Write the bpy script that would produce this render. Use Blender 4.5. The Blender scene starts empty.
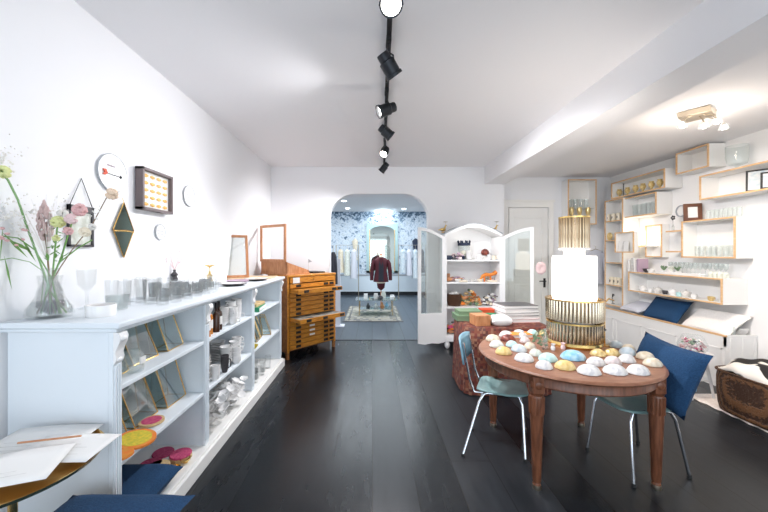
import bpy, bmesh, math, random
from mathutils import Vector, Matrix, Euler
random.seed(7)
PI = math.pi
C = bpy.context.scene.collection
F = 333.0; CX = 372.0; CY = 252.0; H = 1.6

def Xp(px, d): return (px-CX)*d/F
def Zp(py, d): return H-(py-CY)*d/F

# ------------------------------------------------------------------ materials
M = {}
def mat(name, col, rough=.5, metal=0, col2=None, scale=20, bump=0, stretch=(1,1,1), emit=0, ecol=None, trans=0, kind='noise', lo=.35, hi=.65, spec=.5, detail=4):
    m = bpy.data.materials.new(name); m.use_nodes = True
    nt = m.node_tree; b = nt.nodes['Principled BSDF']
    b.inputs['Base Color'].default_value = (*col, 1); b.inputs['Roughness'].default_value = rough
    b.inputs['Metallic'].default_value = metal; b.inputs['Specular IOR Level'].default_value = spec
    if trans: b.inputs['Transmission Weight'].default_value = trans
    if emit:
        b.inputs['Emission Color'].default_value = (*(ecol or col), 1); b.inputs['Emission Strength'].default_value = emit
    if col2 or bump:
        tc = nt.nodes.new('ShaderNodeTexCoord'); mp = nt.nodes.new('ShaderNodeMapping')
        mp.inputs['Scale'].default_value = stretch
        nt.links.new(tc.outputs['Object'], mp.inputs[0])
        if kind == 'noise':
            t = nt.nodes.new('ShaderNodeTexNoise'); t.inputs['Scale'].default_value = scale; t.inputs['Detail'].default_value = detail
            out = t.outputs[0]
        elif kind == 'voronoi':
            t = nt.nodes.new('ShaderNodeTexVoronoi'); t.inputs['Scale'].default_value = scale; out = t.outputs[0]
        else:
            t = nt.nodes.new('ShaderNodeTexWave'); t.inputs['Scale'].default_value = scale; t.inputs['Distortion'].default_value = 3
            out = t.outputs['Fac']
        nt.links.new(mp.outputs[0], t.inputs[0])
        if col2:
            r = nt.nodes.new('ShaderNodeValToRGB'); r.color_ramp.elements[0].position = lo; r.color_ramp.elements[1].position = hi
            r.color_ramp.elements[0].color = (*col, 1); r.color_ramp.elements[1].color = (*col2, 1)
            nt.links.new(out, r.inputs[0]); nt.links.new(r.outputs[0], b.inputs['Base Color'])
        if bump:
            bp = nt.nodes.new('ShaderNodeBump'); bp.inputs['Strength'].default_value = bump; bp.inputs['Distance'].default_value = .01
            nt.links.new(out, bp.inputs['Height']); nt.links.new(bp.outputs[0], b.inputs['Normal'])
    M[name] = m; return m

def glass(name, tint, gloss=.12, rough=.03, alpha=.0, body=(.9,.95,.95), k=.6):
    m = bpy.data.materials.new(name); m.use_nodes = True
    nt = m.node_tree; nt.nodes.clear()
    o = nt.nodes.new('ShaderNodeOutputMaterial')
    tr = nt.nodes.new('ShaderNodeBsdfTransparent'); tr.inputs[0].default_value = (*tint, 1)
    gl = nt.nodes.new('ShaderNodeBsdfGlossy'); gl.inputs['Roughness'].default_value = rough
    df = nt.nodes.new('ShaderNodeBsdfDiffuse'); df.inputs[0].default_value = (*body, 1)
    lw = nt.nodes.new('ShaderNodeLayerWeight'); lw.inputs[0].default_value = .35
    md = nt.nodes.new('ShaderNodeMath'); md.operation = 'MULTIPLY_ADD'; md.inputs[1].default_value = k; md.inputs[2].default_value = gloss
    nt.links.new(lw.outputs['Facing'], md.inputs[0])
    m0 = nt.nodes.new('ShaderNodeMixShader'); m0.inputs[0].default_value = alpha
    nt.links.new(tr.outputs[0], m0.inputs[1]); nt.links.new(df.outputs[0], m0.inputs[2])
    mx = nt.nodes.new('ShaderNodeMixShader')
    nt.links.new(md.outputs[0], mx.inputs[0]); nt.links.new(m0.outputs[0], mx.inputs[1]); nt.links.new(gl.outputs[0], mx.inputs[2])
    nt.links.new(mx.outputs[0], o.inputs[0]); M[name] = m; return m

mat('plaster', (.87,.87,.885), .8, bump=.03, scale=30)
mat('ceiling_white', (.86,.85,.86), .8, bump=.03, scale=15)
mat('warm_plaster', (.88,.87,.86), .8)
mat('white_paint', (.80,.855,.90), .45)
mat('cream_paint', (.88,.87,.84), .5)
mat('white_lacquer', (.88,.88,.88), .35)
mat('raw_wood_edge', (.68,.40,.19), .55, col2=(.80,.54,.30), scale=6, stretch=(1,1,6))
mat('box_white', (.88,.865,.84), .5)
mat('oak', (.46,.16,.015), .35, col2=(.66,.29,.04), scale=5, stretch=(2,2,18), bump=.05)
mat('oak_dark', (.24,.09,.03), .4, col2=(.38,.16,.05), scale=6, stretch=(14,3,3))
mat('walnut', (.13,.045,.022), .3, col2=(.24,.09,.045), scale=4, stretch=(14,14,2), bump=.05)
mat('walnut_top', (.21,.085,.045), .42, col2=(.31,.14,.08), scale=4, stretch=(3,16,3))
mat('copper_wood', (.50,.20,.08), .4, col2=(.62,.30,.14), scale=8, stretch=(4,4,1))
mat('pale_wood', (.72,.48,.28), .5, col2=(.82,.60,.38), scale=6, stretch=(10,2,2))
mat('gold_paint', (.85,.42,.08), .5, col2=(.85,.6,.2), scale=60)
mat('mahogany', (.10,.03,.012), .4, col2=(.17,.06,.025), scale=8)
mat('taupe', (.17,.13,.13), .5)
mat('dark_metal', (.025,.027,.032), .4, .6)
mat('black_metal', (.02,.02,.022), .5, .3)
mat('chrome', (.72,.75,.80), .12, 1)
mat('nickel', (.55,.48,.38), .3, 1)
mat('brass', (.78,.50,.18), .22, 1)
mat('gold', (.85,.60,.22), .2, 1)
mat('gold_rod', (.72,.62,.47), .12, .85, col2=(.24,.15,.07), scale=3, stretch=(8,8,.7), lo=.4, hi=.6)
mat('teal_seat', (.20,.34,.34), .35, col2=(.28,.43,.42), scale=8)
mat('blue_back', (.20,.40,.52), .3, col2=(.26,.48,.60), scale=4)
mat('navy_cloth', (.007,.040,.105), .95, col2=(.012,.060,.15), scale=120, bump=.3)
mat('white_cloth', (.85,.81,.77), .9, col2=(.90,.86,.82), scale=60, bump=.2)
mat('grey_cloth', (.62,.63,.69), .9, bump=.2, scale=30)
mat('ceramic_white', (.86,.85,.84), .25)
mat('ceramic_grey', (.55,.53,.50), .4, col2=(.75,.74,.72), scale=30)
mat('ceramic_cream', (.85,.76,.60), .3)
mat('dark_plate', (.06,.055,.06), .35)
mat('mauve', (.50,.36,.45), .6)
mat('amber', (.55,.20,.03), .2)
mat('brown_bottle', (.05,.02,.01), .12)
mat('black_cap', (.015,.015,.015), .4)
mat('paper', (.85,.84,.82), .8)
mat('paper_line', (.40,.30,.26), .8)
mat('orange', (.85,.20,.03), .7, col2=(.75,.30,.05), scale=40)
mat('yellow', (.80,.60,.05), .8, col2=(.55,.50,.05), scale=60)
mat('magenta', (.45,.03,.13), .8, col2=(.6,.10,.2), scale=70)
mat('straw', (.55,.38,.18), .8, col2=(.70,.52,.28), scale=70)
mat('green', (.02,.28,.13), .5)
mat('sage', (.17,.26,.15), .6)
mat('red', (.65,.07,.02), .6)
mat('rose', (.75,.45,.45), .7)
mat('peach', (.85,.66,.50), .8)
mat('pale_pink', (.82,.62,.62), .8)
mat('dusty_pink', (.60,.44,.42), .9)
mat('flower_yellow', (.72,.75,.35), .8)
mat('leaf', (.16,.34,.08), .5)
mat('stem_green', (.20,.38,.14), .5)
mat('stem_brown', (.24,.16,.09), .7)
mat('seed_white', (.80,.78,.74), .8)
mat('basket', (.045,.018,.008), .6, col2=(.15,.065,.025), scale=34, kind='wave', bump=.8, stretch=(1,1,1.6))
mat('zebra', (.84,.78,.70), .9, col2=(.02,.017,.015), scale=3.2, stretch=(4.0,1.2,2), lo=.50, hi=.53, detail=1)
mat('fluffy', (.86,.78,.72), .95, col2=(.78,.68,.62), scale=40, bump=.6)
mat('maroon', (.065,.005,.012), .8)
mat('jacket_dark', (.012,.012,.022), .7)
mat('shade_glow', (.95,.93,.9), .4, emit=3.6, ecol=(1,.92,.82))
mat('bulb', (1,1,1), .4, emit=30, ecol=(1,.95,.88))
mat('downlight', (1,1,1), .4, emit=12, ecol=(.85,.95,1))
mat('lamp_paper', (.95,.93,.88), .5, emit=1.6, ecol=(1,.92,.8))
mat('wainscot', (.72,.80,.86), .5)
mat('skirting_dark', (.01,.012,.016), .6)
mat('glint_cloth', (.4,.42,.45), .6)
mat('dark_fabric', (.02,.03,.06), .8)
mat('mint_metal', (.45,.62,.62), .35, .4)
mat('mirror_glass', (.62,.68,.64), .04, 1)
mat('mirror_dark', (.14,.17,.14), .06, 1)
mat('rubber', (.03,.03,.03), .8)
mat('shell_white', (.60,.59,.60), .35, col2=(.76,.74,.71), scale=30, lo=.4, hi=.55)
mat('shell_cream', (.62,.52,.38), .35, col2=(.76,.70,.58), scale=25)
mat('shell_yellow', (.66,.44,.13), .35, col2=(.78,.62,.30), scale=30)
mat('shell_blue', (.16,.42,.62), .3, col2=(.55,.75,.82), scale=14)
mat('shell_aqua', (.42,.68,.70), .3, col2=(.62,.82,.80), scale=20)
mat('shell_dark', (.10,.02,.02), .3, col2=(.30,.07,.04), scale=25)
mat('shell_gold', (.68,.46,.16), .3, .4, col2=(.86,.70,.36), scale=40)
mat('shell_sky', (.44,.55,.62), .35, col2=(.70,.73,.74), scale=20)
mat('shell_greige', (.56,.58,.50), .3, col2=(.78,.80,.74), scale=30)
mat('shell_pink', (.62,.50,.49), .35, col2=(.76,.71,.69), scale=30)
glass('clear_glass', (.992,.995,.995), .02, alpha=.05, k=.13)
glass('thick_glass', (.97,.985,.98), .03, alpha=.11, k=.18)
glass('pane_glass', (.93,.96,.955), .07, alpha=.04, k=.4)
glass('sheet_glass', (.72,.82,.82), .14, alpha=.08, body=(.6,.7,.72))
glass('door_glass', (.90,.92,.90), .06, alpha=.10)

def planks(name, c1, c2, r1, r2, w=.3):
    m = bpy.data.materials.new(name); m.use_nodes = True; nt = m.node_tree; b = nt.nodes['Principled BSDF']; N = nt.nodes.new; L = nt.links.new; b.inputs['Specular IOR Level'].default_value = .31
    tc = N('ShaderNodeTexCoord'); sp = N('ShaderNodeSeparateXYZ'); L(tc.outputs['Object'], sp.inputs[0])
    dv = N('ShaderNodeMath'); dv.operation = 'DIVIDE'; dv.inputs[1].default_value = w; L(sp.outputs[0], dv.inputs[0])
    fl = N('ShaderNodeMath'); fl.operation = 'FLOOR'; L(dv.outputs[0], fl.inputs[0])
    wn = N('ShaderNodeTexWhiteNoise'); wn.noise_dimensions = '1D'; L(fl.outputs[0], wn.inputs['W'])
    # staggered butt joints
    ys = N('ShaderNodeMath'); ys.operation = 'MULTIPLY_ADD'; L(wn.outputs['Value'], ys.inputs[0]); ys.inputs[1].default_value = 3.0; L(sp.outputs[1], ys.inputs[2])
    yd = N('ShaderNodeMath'); yd.operation = 'DIVIDE'; L(ys.outputs[0], yd.inputs[0]); yd.inputs[1].default_value = 2.6
    yf = N('ShaderNodeMath'); yf.operation = 'FRACT'; L(yd.outputs[0], yf.inputs[0])
    yl = N('ShaderNodeMath'); yl.operation = 'LESS_THAN'; L(yf.outputs[0], yl.inputs[0]); yl.inputs[1].default_value = .0025
    fr = N('ShaderNodeMath'); fr.operation = 'FRACT'; L(dv.outputs[0], fr.inputs[0])
    ls = N('ShaderNodeMath'); ls.operation = 'LESS_THAN'; L(fr.outputs[0], ls.inputs[0]); ls.inputs[1].default_value = .022
    gp = N('ShaderNodeMath'); gp.operation = 'MAXIMUM'; L(ls.outputs[0], gp.inputs[0]); L(yl.outputs[0], gp.inputs[1])
    nz = N('ShaderNodeTexNoise'); nz.inputs['Scale'].default_value = 3; nz.inputs['Detail'].default_value = 8
    mp = N('ShaderNodeMapping'); mp.inputs['Scale'].default_value = (5,1,1); L(tc.outputs['Object'], mp.inputs[0]); L(mp.outputs[0], nz.inputs[0])
    mx = N('ShaderNodeMix'); mx.data_type = 'RGBA'; mx.inputs[6].default_value = (*c1,1); mx.inputs[7].default_value = (*c2,1)
    ad = N('ShaderNodeMath'); ad.operation = 'MULTIPLY'; L(nz.outputs[0], ad.inputs[0]); L(wn.outputs['Value'], ad.inputs[1]); L(ad.outputs[0], mx.inputs[0])
    m2 = N('ShaderNodeMix'); m2.data_type = 'RGBA'; L(gp.outputs[0], m2.inputs[0]); L(mx.outputs[2], m2.inputs[6]); m2.inputs[7].default_value = (.004,.004,.004,1)
    L(m2.outputs[2], b.inputs['Base Color'])
    rr = N('ShaderNodeMapRange'); rr.inputs['To Min'].default_value = r1; rr.inputs['To Max'].default_value = r2
    av = N('ShaderNodeMath'); av.operation = 'ADD'; L(nz.outputs[0], av.inputs[0]); L(wn.outputs['Value'], av.inputs[1]); 
    hv = N('ShaderNodeMath'); hv.operation = 'MULTIPLY'; L(av.outputs[0], hv.inputs[0]); hv.inputs[1].default_value = .5
    L(hv.outputs[0], rr.inputs[0]); L(rr.outputs[0], b.inputs['Roughness'])
    bp = N('ShaderNodeBump'); bp.inputs['Strength'].default_value = .12; bp.inputs['Distance'].default_value = .01
    sb = N('ShaderNodeMath'); sb.operation = 'SUBTRACT'; L(nz.outputs[0], sb.inputs[0]); L(gp.outputs[0], sb.inputs[1]); L(sb.outputs[0], bp.inputs['Height']); L(bp.outputs[0], b.inputs['Normal'])
    M[name] = m
planks('dark_floor', (.009,.011,.014), (.034,.038,.044), .16, .46)
planks('sheen_floor', (.05,.065,.085), (.09,.115,.145), .25, .45)  # back room boards: their bluish reflection is put into the base colour

def wallpaper():
    m = bpy.data.materials.new('wallpaper'); m.use_nodes = True; nt = m.node_tree; b = nt.nodes['Principled BSDF']; N = nt.nodes.new; L = nt.links.new
    tc = N('ShaderNodeTexCoord')
    n1 = N('ShaderNodeTexNoise'); n1.inputs['Scale'].default_value = 8; n1.inputs['Detail'].default_value = 6; n1.inputs['Roughness'].default_value = .65; n1.inputs['Distortion'].default_value = 1.2
    v1 = N('ShaderNodeTexVoronoi'); v1.inputs['Scale'].default_value = 9
    L(tc.outputs['Object'], n1.inputs[0]); L(tc.outputs['Object'], v1.inputs[0])
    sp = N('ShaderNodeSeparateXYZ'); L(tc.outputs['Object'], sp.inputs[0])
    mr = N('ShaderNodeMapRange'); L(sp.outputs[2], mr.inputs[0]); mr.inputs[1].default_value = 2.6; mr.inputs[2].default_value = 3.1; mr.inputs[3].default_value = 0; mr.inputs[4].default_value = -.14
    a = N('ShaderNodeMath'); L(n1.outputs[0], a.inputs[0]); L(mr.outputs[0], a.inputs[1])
    a2 = N('ShaderNodeMath'); a2.operation = 'MULTIPLY_ADD'; L(v1.outputs[0], a2.inputs[0]); a2.inputs[1].default_value = .16; L(a.outputs[0], a2.inputs[2])
    r = N('ShaderNodeValToRGB'); e = r.color_ramp.elements
    e[0].position = .38; e[0].color = (.05,.10,.16,1); e[1].position = .80; e[1].color = (.80,.84,.88,1)
    for p, c in ((.47,(.26,.36,.48)), (.52,(.55,.64,.74)), (.62,(.74,.80,.87)), (.68,(.44,.52,.58))):
        q = e.new(p); q.color = (*c,1)
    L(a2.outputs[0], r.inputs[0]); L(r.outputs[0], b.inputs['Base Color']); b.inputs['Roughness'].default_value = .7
    M['wallpaper'] = m
wallpaper()

def checks(name, cols, sc):
    m = bpy.data.materials.new(name); m.use_nodes = True; nt = m.node_tree; b = nt.nodes['Principled BSDF']; N = nt.nodes.new; L = nt.links.new
    tc = N('ShaderNodeTexCoord'); v = N('ShaderNodeTexVoronoi'); v.distance = 'CHEBYCHEV'; v.inputs['Scale'].default_value = sc; v.inputs['Randomness'].default_value = .25
    L(tc.outputs['Object'], v.inputs[0]); sp = N('ShaderNodeSeparateColor'); L(v.outputs['Color'], sp.inputs[0])
    r = N('ShaderNodeValToRGB'); r.color_ramp.interpolation = 'CONSTANT'; e = r.color_ramp.elements
    e[0].color = (*cols[0],1); e[1].position = 1/len(cols); e[1].color = (*cols[1],1)
    for i in range(2, len(cols)): q = e.new(i/len(cols)); q.color = (*cols[i],1)
    L(sp.outputs[0], r.inputs[0]); L(r.outputs[0], b.inputs['Base Color']); b.inputs['Roughness'].default_value = .9; M[name] = m
checks('patchwork', [(.13,.028,.018),(.17,.05,.028),(.08,.02,.015),(.22,.10,.06),(.15,.035,.025),(.10,.04,.035)], 34)
checks('persian', [(.28,.26,.21),(.34,.32,.27),(.17,.165,.15),(.30,.28,.23),(.36,.34,.30),(.11,.115,.125)], 14)
checks('mosaic', [(.70,.35,.35),(.20,.35,.12),(.80,.75,.65),(.75,.25,.20),(.85,.80,.75),(.35,.30,.15)], 40)

# ------------------------------------------------------------------ mesh helpers
def nb(): return bmesh.new()
def box(bm, x0, x1, y0, y1, z0, z1, R=None, T=None):
    vs = [bm.verts.new((x,y,z)) for z in (z0,z1) for y in (y0,y1) for x in (x0,x1)]
    for f in ((0,2,3,1),(4,5,7,6),(0,1,5,4),(2,6,7,3),(0,4,6,2),(1,3,7,5)): bm.faces.new([vs[i] for i in f])
    if R is not None:
        c = Vector(((x0+x1)/2,(y0+y1)/2,(z0+z1)/2)) if T is None else Vector(T)
        for v in vs: v.co = c + R @ (v.co-c)
    return bm
def frame_of(d):
    d = d.normalized(); a = Vector((0,0,1)) if abs(d.z) < .9 else Vector((1,0,0))
    u = d.cross(a).normalized(); return u, d.cross(u).normalized()
def tube(bm, pts, r, seg=8, cap=True):
    pts = [Vector(p) for p in pts]; n = len(pts); rings = []
    rs = r if isinstance(r, (list, tuple)) else [r]*n
    u = None
    for i, p in enumerate(pts):
        d = (pts[min(i+1,n-1)]-pts[max(i-1,0)])
        if d.length < 1e-9: d = Vector((0,0,1))
        d.normalize()
        if u is None: u, w = frame_of(d)
        else:
            u = (u - d*u.dot(d)).normalized(); w = d.cross(u)
        w = d.cross(u)
        rings.append([bm.verts.new(p + rs[i]*(math.cos(2*PI*k/seg)*u + math.sin(2*PI*k/seg)*w)) for k in range(seg)])
    for a, b in zip(rings, rings[1:]):
        for k in range(seg): bm.faces.new((a[k], a[(k+1)%seg], b[(k+1)%seg], b[k]))
    if cap:
        bm.faces.new(rings[0][::-1]); bm.faces.new(rings[-1])
    return bm
def lathe(bm, prof, seg=20, c=(0,0,0), sx=1, sy=1, wob=0, nw=8):
    c = Vector(c); rings = []
    for r, z in prof:
        if r <= 1e-6: rings.append([bm.verts.new(c+Vector((0,0,z)))])
        else:
            rings.append([bm.verts.new(c+Vector((r*sx*(1+wob*math.cos(nw*2*PI*k/seg))*math.cos(2*PI*k/seg), r*sy*(1+wob*math.cos(nw*2*PI*k/seg))*math.sin(2*PI*k/seg), z))) for k in range(seg)])
    for a, b in zip(rings, rings[1:]):
        if len(a) == 1 and len(b) == 1: continue
        for k in range(seg):
            k2 = (k+1)%seg
            if len(a) == 1: bm.faces.new((a[0], b[k2], b[k]))
            elif len(b) == 1: bm.faces.new((a[k], a[k2], b[0]))
            else: bm.faces.new((a[k], a[k2], b[k2], b[k]))
    return bm
def prism(bm, pts, a, b, axis='y'):
    def q(p, t):
        return {'y': (p[0], t, p[1]), 'x': (t, p[0], p[1]), 'z': (p[0], p[1], t)}[axis]
    A = [bm.verts.new(q(p, a)) for p in pts]; B = [bm.verts.new(q(p, b)) for p in pts]
    bm.faces.new(A); bm.faces.new(B[::-1]); n = len(pts)
    for i in range(n): bm.faces.new((A[i], B[i], B[(i+1)%n], A[(i+1)%n]))
    return bm
def ball(bm, c, r, sx=1, sy=1, sz=1, sub=2):
    g = bmesh.ops.create_icosphere(bm, subdivisions=sub, radius=r)
    for v in g['verts']: v.co = Vector((v.co.x*sx, v.co.y*sy, v.co.z*sz)) + Vector(c)
    return bm
def obj(name, bm, m, parent=None, smooth=True, bevel=0, sub=0, solid=0):
    bmesh.ops.recalc_face_normals(bm, faces=bm.faces)
    me = bpy.data.meshes.new(name); bm.to_mesh(me); bm.free()
    ms = m if isinstance(m, (list, tuple)) else [m]
    for k in ms: me.materials.append(M[k])
    if smooth:
        me.shade_smooth()
        try: me.set_sharp_from_angle(angle=math.radians(38))
        except Exception: pass
    o = bpy.data.objects.new(name, me); C.objects.link(o)
    if parent: o.parent = parent
    if solid:
        s = o.modifiers.new('solid', 'SOLIDIFY'); s.thickness = solid
    if bevel:
        b = o.modifiers.new('bevel', 'BEVEL'); b.width = bevel; b.segments = 2; b.limit_method = 'ANGLE'
    if sub:
        s = o.modifiers.new('sub', 'SUBSURF'); s.levels = sub; s.render_levels = sub
    return o
def thing(name, label, cat, loc=(0,0,0), rz=0, group=None):
    o = bpy.data.objects.new(name, None); C.objects.link(o); o.empty_display_size = .05
    o.location = loc; o.rotation_euler = (0,0,rz); o['label'] = label; o['category'] = cat
    if group: o['group'] = group
    return o
def tag(o, label, cat, group=None, loc=None, rot=None):
    o['label'] = label; o['category'] = cat
    if group: o['group'] = group
    if loc is not None: o.location = loc
    if rot is not None: o.rotation_euler = rot
    return o
def struct(name, bm, m, parent=None, **k):
    o = obj(name, bm, m, parent, **k)
    if not parent: o['kind'] = 'structure'
    return o
def dup(root, loc=None, rot=None, label=None, group=None, scale=None):
    r = root.copy(); C.objects.link(r)
    if loc is not None: r.location = loc
    if rot is not None: r.rotation_euler = rot
    if scale: r.scale = (scale,)*3 if not isinstance(scale, tuple) else scale
    if label: r['label'] = label
    if group: r['group'] = group
    for ch in list(root.children):
        c = ch.copy(); C.objects.link(c); c.parent = r
        for g in list(ch.children):
            d = g.copy(); C.objects.link(d); d.parent = c
    return r

# ------------------------------------------------------------------ room
XL, XR, YB, YA, YR = -1.82, 4.48, 6.0, 6.25, -1.6
ZC, ZA, ZBm = 3.135, 3.0, 2.82
YF = 12.4
struct('floor', box(nb(), XL-.2, XR+.2, YR-.2, 6.05, -.1, 0), 'dark_floor', smooth=False)
struct('floor_back_room', box(nb(), -3.2, 3.4, 6.05, YF+.2, -.1, 0), 'sheen_floor', smooth=False)
struct('trim_threshold', box(nb(), -.763, 1.017, 6.03, 6.075, 0, .006), 'dark_metal', smooth=False)
struct('ceiling', box(nb(), XL-.2, 2.03, YR-.2, YB+.3, ZC, ZC+.1), 'ceiling_white', smooth=False)
struct('ceiling_alcove', box(nb(), 2.38, XR+.2, YR-.2, YA+.3, ZA, ZA+.1), 'ceiling_white', smooth=False)
struct('trim_beam', box(nb(), 2.03, 2.38, YR-.2, YB+.3, ZBm, ZC+.1), 'ceiling_white', smooth=False)
struct('wall_left', box(nb(), XL-.2, XL, YR-.2, YB+.3, 0, ZC), 'plaster', smooth=False)
struct('wall_right', box(nb(), XR, XR+.2, YR-.2, YA+.3, 0, ZA), 'warm_plaster', smooth=False)
# back wall, U shaped around the arch
ax0, ax1, at, ar = -.763, 1.017, 2.654, .42
arc = []
for k in range(13):
    t = PI - k*PI/2/12; arc.append((ax0+ar*1.1+ar*1.1*math.cos(t), at-ar+ar*math.sin(t)))
arc2 = [(ax1-(p[0]-ax0), p[1]) for p in arc][::-1]
U = [(XL-.0,0),(ax0,0)]+arc+arc2+[(ax1,0),(2.38,0),(2.38,ZBm),(2.03,ZBm),(2.03,ZC),(XL,ZC)]
struct('wall_back', prism(nb(), U, YB, YB+.22), 'plaster')
bm = nb()
rim = [(ax0,0)]+arc+arc2+[(ax1,0)]
tube(bm, [(p[0], YB-.002, p[1]) for p in rim], .008, 6)
struct('trim_arch', bm, 'white_lacquer')
struct('wall_alcove', box(nb(), 2.38, XR, YA, YA+.2, 0, ZA), 'plaster', smooth=False)
# street side wall with shop windows behind the viewer
bm = nb()
for (x0,x1,z0,z1) in ((XL,XL+.2,0,ZC),(1.2,1.45,0,ZBm),(XR-.25,XR,0,ZA),(XL+.2,XR-.25,0,.25),(XL+.2,XR-.25,2.75,ZBm)): box(bm, x0,x1,YR-.2,YR,z0,z1)
struct('wall_street', bm, 'plaster', smooth=False)
for i,(x0,x1) in enumerate(((XL+.2,1.2),(1.45,XR-.25))):
    bm = nb()
    box(bm,x0,x0+.05,YR-.12,YR-.06,.25,2.75); box(bm,x1-.05,x1,YR-.12,YR-.06,.25,2.75); box(bm,x0,x1,YR-.12,YR-.06,.25,.31); box(bm,x0,x1,YR-.12,YR-.06,2.69,2.75)
    box(bm,(x0+x1)/2-.02,(x0+x1)/2+.02,YR-.12,YR-.06,.25,2.75)
    struct('window_%d'%(i+1), bm, 'white_lacquer', smooth=False)
# baseboard
struct('baseboard_back', box(nb(), 1.02, 2.37, YB-.02, YB, 0, .12), 'white_paint', smooth=False)
struct('baseboard_alcove', box(nb(), 3.4, XR, YA-.02, YA, 0, .12), 'white_paint', smooth=False)
# back room
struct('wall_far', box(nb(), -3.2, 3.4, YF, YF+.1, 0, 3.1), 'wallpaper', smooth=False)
struct('wall_back_room_left', box(nb(), -3.3, -3.2, YB+.22, YF+.1, 0, 3.1), 'plaster', smooth=False)
struct('wall_back_room_right', box(nb(), 3.4, 3.5, YB+.5, YF+.1, 0, 3.1), 'plaster', smooth=False)
struct('ceiling_back_room', box(nb(), -3.3, 3.5, YB+.22, YF+.1, 3.1, 3.2), 'ceiling_white', smooth=False)
bm = nb(); box(bm, -3.2, 3.4, YF-.05, YF, .13, .72)
for k in range(44): box(bm, -3.2+k*.15, -3.2+k*.15+.012, YF-.058, YF-.05, .15, .70)
struct('trim_wainscot', bm, 'wainscot', smooth=False)
struct('trim_rail', box(nb(), -3.2, 3.4, YF-.07, YF, .72, .77), 'glint_cloth', smooth=False)
struct('baseboard_far', box(nb(), -3.2, 3.4, YF-.03, YF, 0, .13), 'skirting_dark', smooth=False)

# alcove door
door = obj('door_1', box(nb(), 2.56, 3.28, YA-.03, YA, 0, 2.42), 'cream_paint', smooth=False); door['kind'] = 'structure'
bm = nb()
box(bm,2.44,2.54,YA-.05,YA,0,2.43); box(bm,3.29,3.38,YA-.05,YA,0,2.43); box(bm,2.44,3.38,YA-.05,YA,2.43,2.53); box(bm,2.42,3.40,YA-.07,YA,2.53,2.57)
obj('door_frame', bm, 'cream_paint', door, smooth=False)
bm = nb()
for (z0,z1) in ((.25,1.0),(1.15,2.25)):
    for (a,b,c,d) in ((2.66,3.18,z0,z0+.02),(2.66,3.18,z1-.02,z1),(2.66,2.68,z0,z1),(3.16,3.18,z0,z1)): box(bm,a,b,YA-.042,YA-.03,c,d)
obj('panel_moulding', bm, 'cream_paint', door, bevel=.004)
bm = nb(); hz = Zp(281,6.2); box(bm, 3.20,3.235,YA-.045,YA-.03,hz-.12,hz+.05); tube(bm,[(3.218,YA-.04,hz),(3.218,YA-.09,hz),(3.10,YA-.09,hz)],.010)
obj('door_handle', bm, 'black_metal', door)

# ------------------------------------------------------------------ left shelf unit
xs, y0s, y1s, ht = -1.265, 1.645, 4.66, 1.255
unit = thing('shelf_unit', 'long white painted open shelf unit with three bays along the left wall', 'shelf', (XL, y0s, 0))
W = xs-XL-.012; Ls = y1s-y0s     # local x: 0 wall .. W front
divs = [0.02, .925, 1.925, Ls-.02]
bm = nb(); box(bm, .0, W+.05, -.03, Ls+.04, ht-.03, ht); box(bm, .0, W+.03, -.02, Ls+.03, ht-.05, ht-.03)
obj('worktop', bm, 'white_paint', unit, bevel=.006)
obj('back_panel', box(nb(), .005, .02, .02, Ls-.02, .1, ht-.05), 'white_paint', unit, smooth=False)
bm = nb(); box(bm, .0, W+.05, -.02, Ls+.03, 0, .10); box(bm, .0, W+.03, 0, Ls, .10, .12)
obj('plinth', bm, 'cream_paint', unit, bevel=.006)
for k, dv in enumerate(divs):
    obj('side_panel', box(nb(), .02, W-.02, dv-.02, dv+.02, .12, ht-.05), 'white_paint', unit, smooth=False)
    st = obj('stile', box(nb(), W-.02, W+.005, dv-.03, dv+.03, .12, ht-.05), 'white_paint', unit, bevel=.004)
    bm = nb()
    for q in (-.016, 0, .016): box(bm, W+.005, W+.011, dv+q-.004, dv+q+.004, .16, ht-.22)
    obj('fluting', bm, 'white_paint', st)
    bm = nb()
    prof = [(W+.005,ht-.21),(W+.014,ht-.20),(W+.020,ht-.18),(W+.014,ht-.155),(W+.022,ht-.13),(W+.036,ht-.10),(W+.040,ht-.075),(W+.032,ht-.055),(W+.005,ht-.05)]
    v = [(p[0],p[1]) for p in prof]
    prism(bm, v, dv-.028, dv+.028, 'y'); ball(bm, (W+.03,dv,ht-.085), .018, 1,1.5,1); ball(bm,(W+.015,dv,ht-.19),.013,1,1.6,1)
    obj('corbel', bm, 'white_lacquer', unit)
for a, b in zip(divs, divs[1:]):
    for z in (.53, .92):
        obj('shelf', box(nb(), .02, W-.005, a+.02, b-.02, z-.025, z), 'white_paint', unit, bevel=.003)
SX = lambda f: XL+.03+(W-.03)*f     # 0 wall -> 1 front
def SY(l): return y0s+l

# ------------------------------------------------------------------ small item builders
def wall_profile(r0, r1, h, t=.004, foot=.008):
    return [(0,0),(r0,0),(r1,h),(r1-t,h),(r0-t,foot),(0,foot)]
def tumbler(r=.035, h=.10, m='clear_glass', taper=.85):
    return lathe(nb(), wall_profile(r*taper, r, h), 16)
def cup_bm(r=.04, h=.07, handle=True):
    bm = lathe(nb(), [(0,0),(r*.6,0),(r*.9,h*.3),(r,h),(r-.005,h),(r*.8,h*.3),(r*.5,.008),(0,.008)], 16)
    if handle:
        tube(bm, [(r*.9,0,h*.8),(r*1.5,0,h*.75),(r*1.5,0,h*.35),(r*.9,0,h*.25)], .005, 6)
    return bm
def bowl_bm(r=.07, h=.045): return lathe(nb(), [(0,0),(r*.45,0),(r*.5,.006),(r*.85,h*.5),(r,h),(r-.005,h),(r*.8,h*.5),(r*.4,.012),(0,.01)], 20)
def plate_bm(r=.12, h=.02): return lathe(nb(), [(0,0),(r*.6,0),(r,h),(r-.004,h+.003),(r*.6,.006),(0,.006)], 28)
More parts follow.
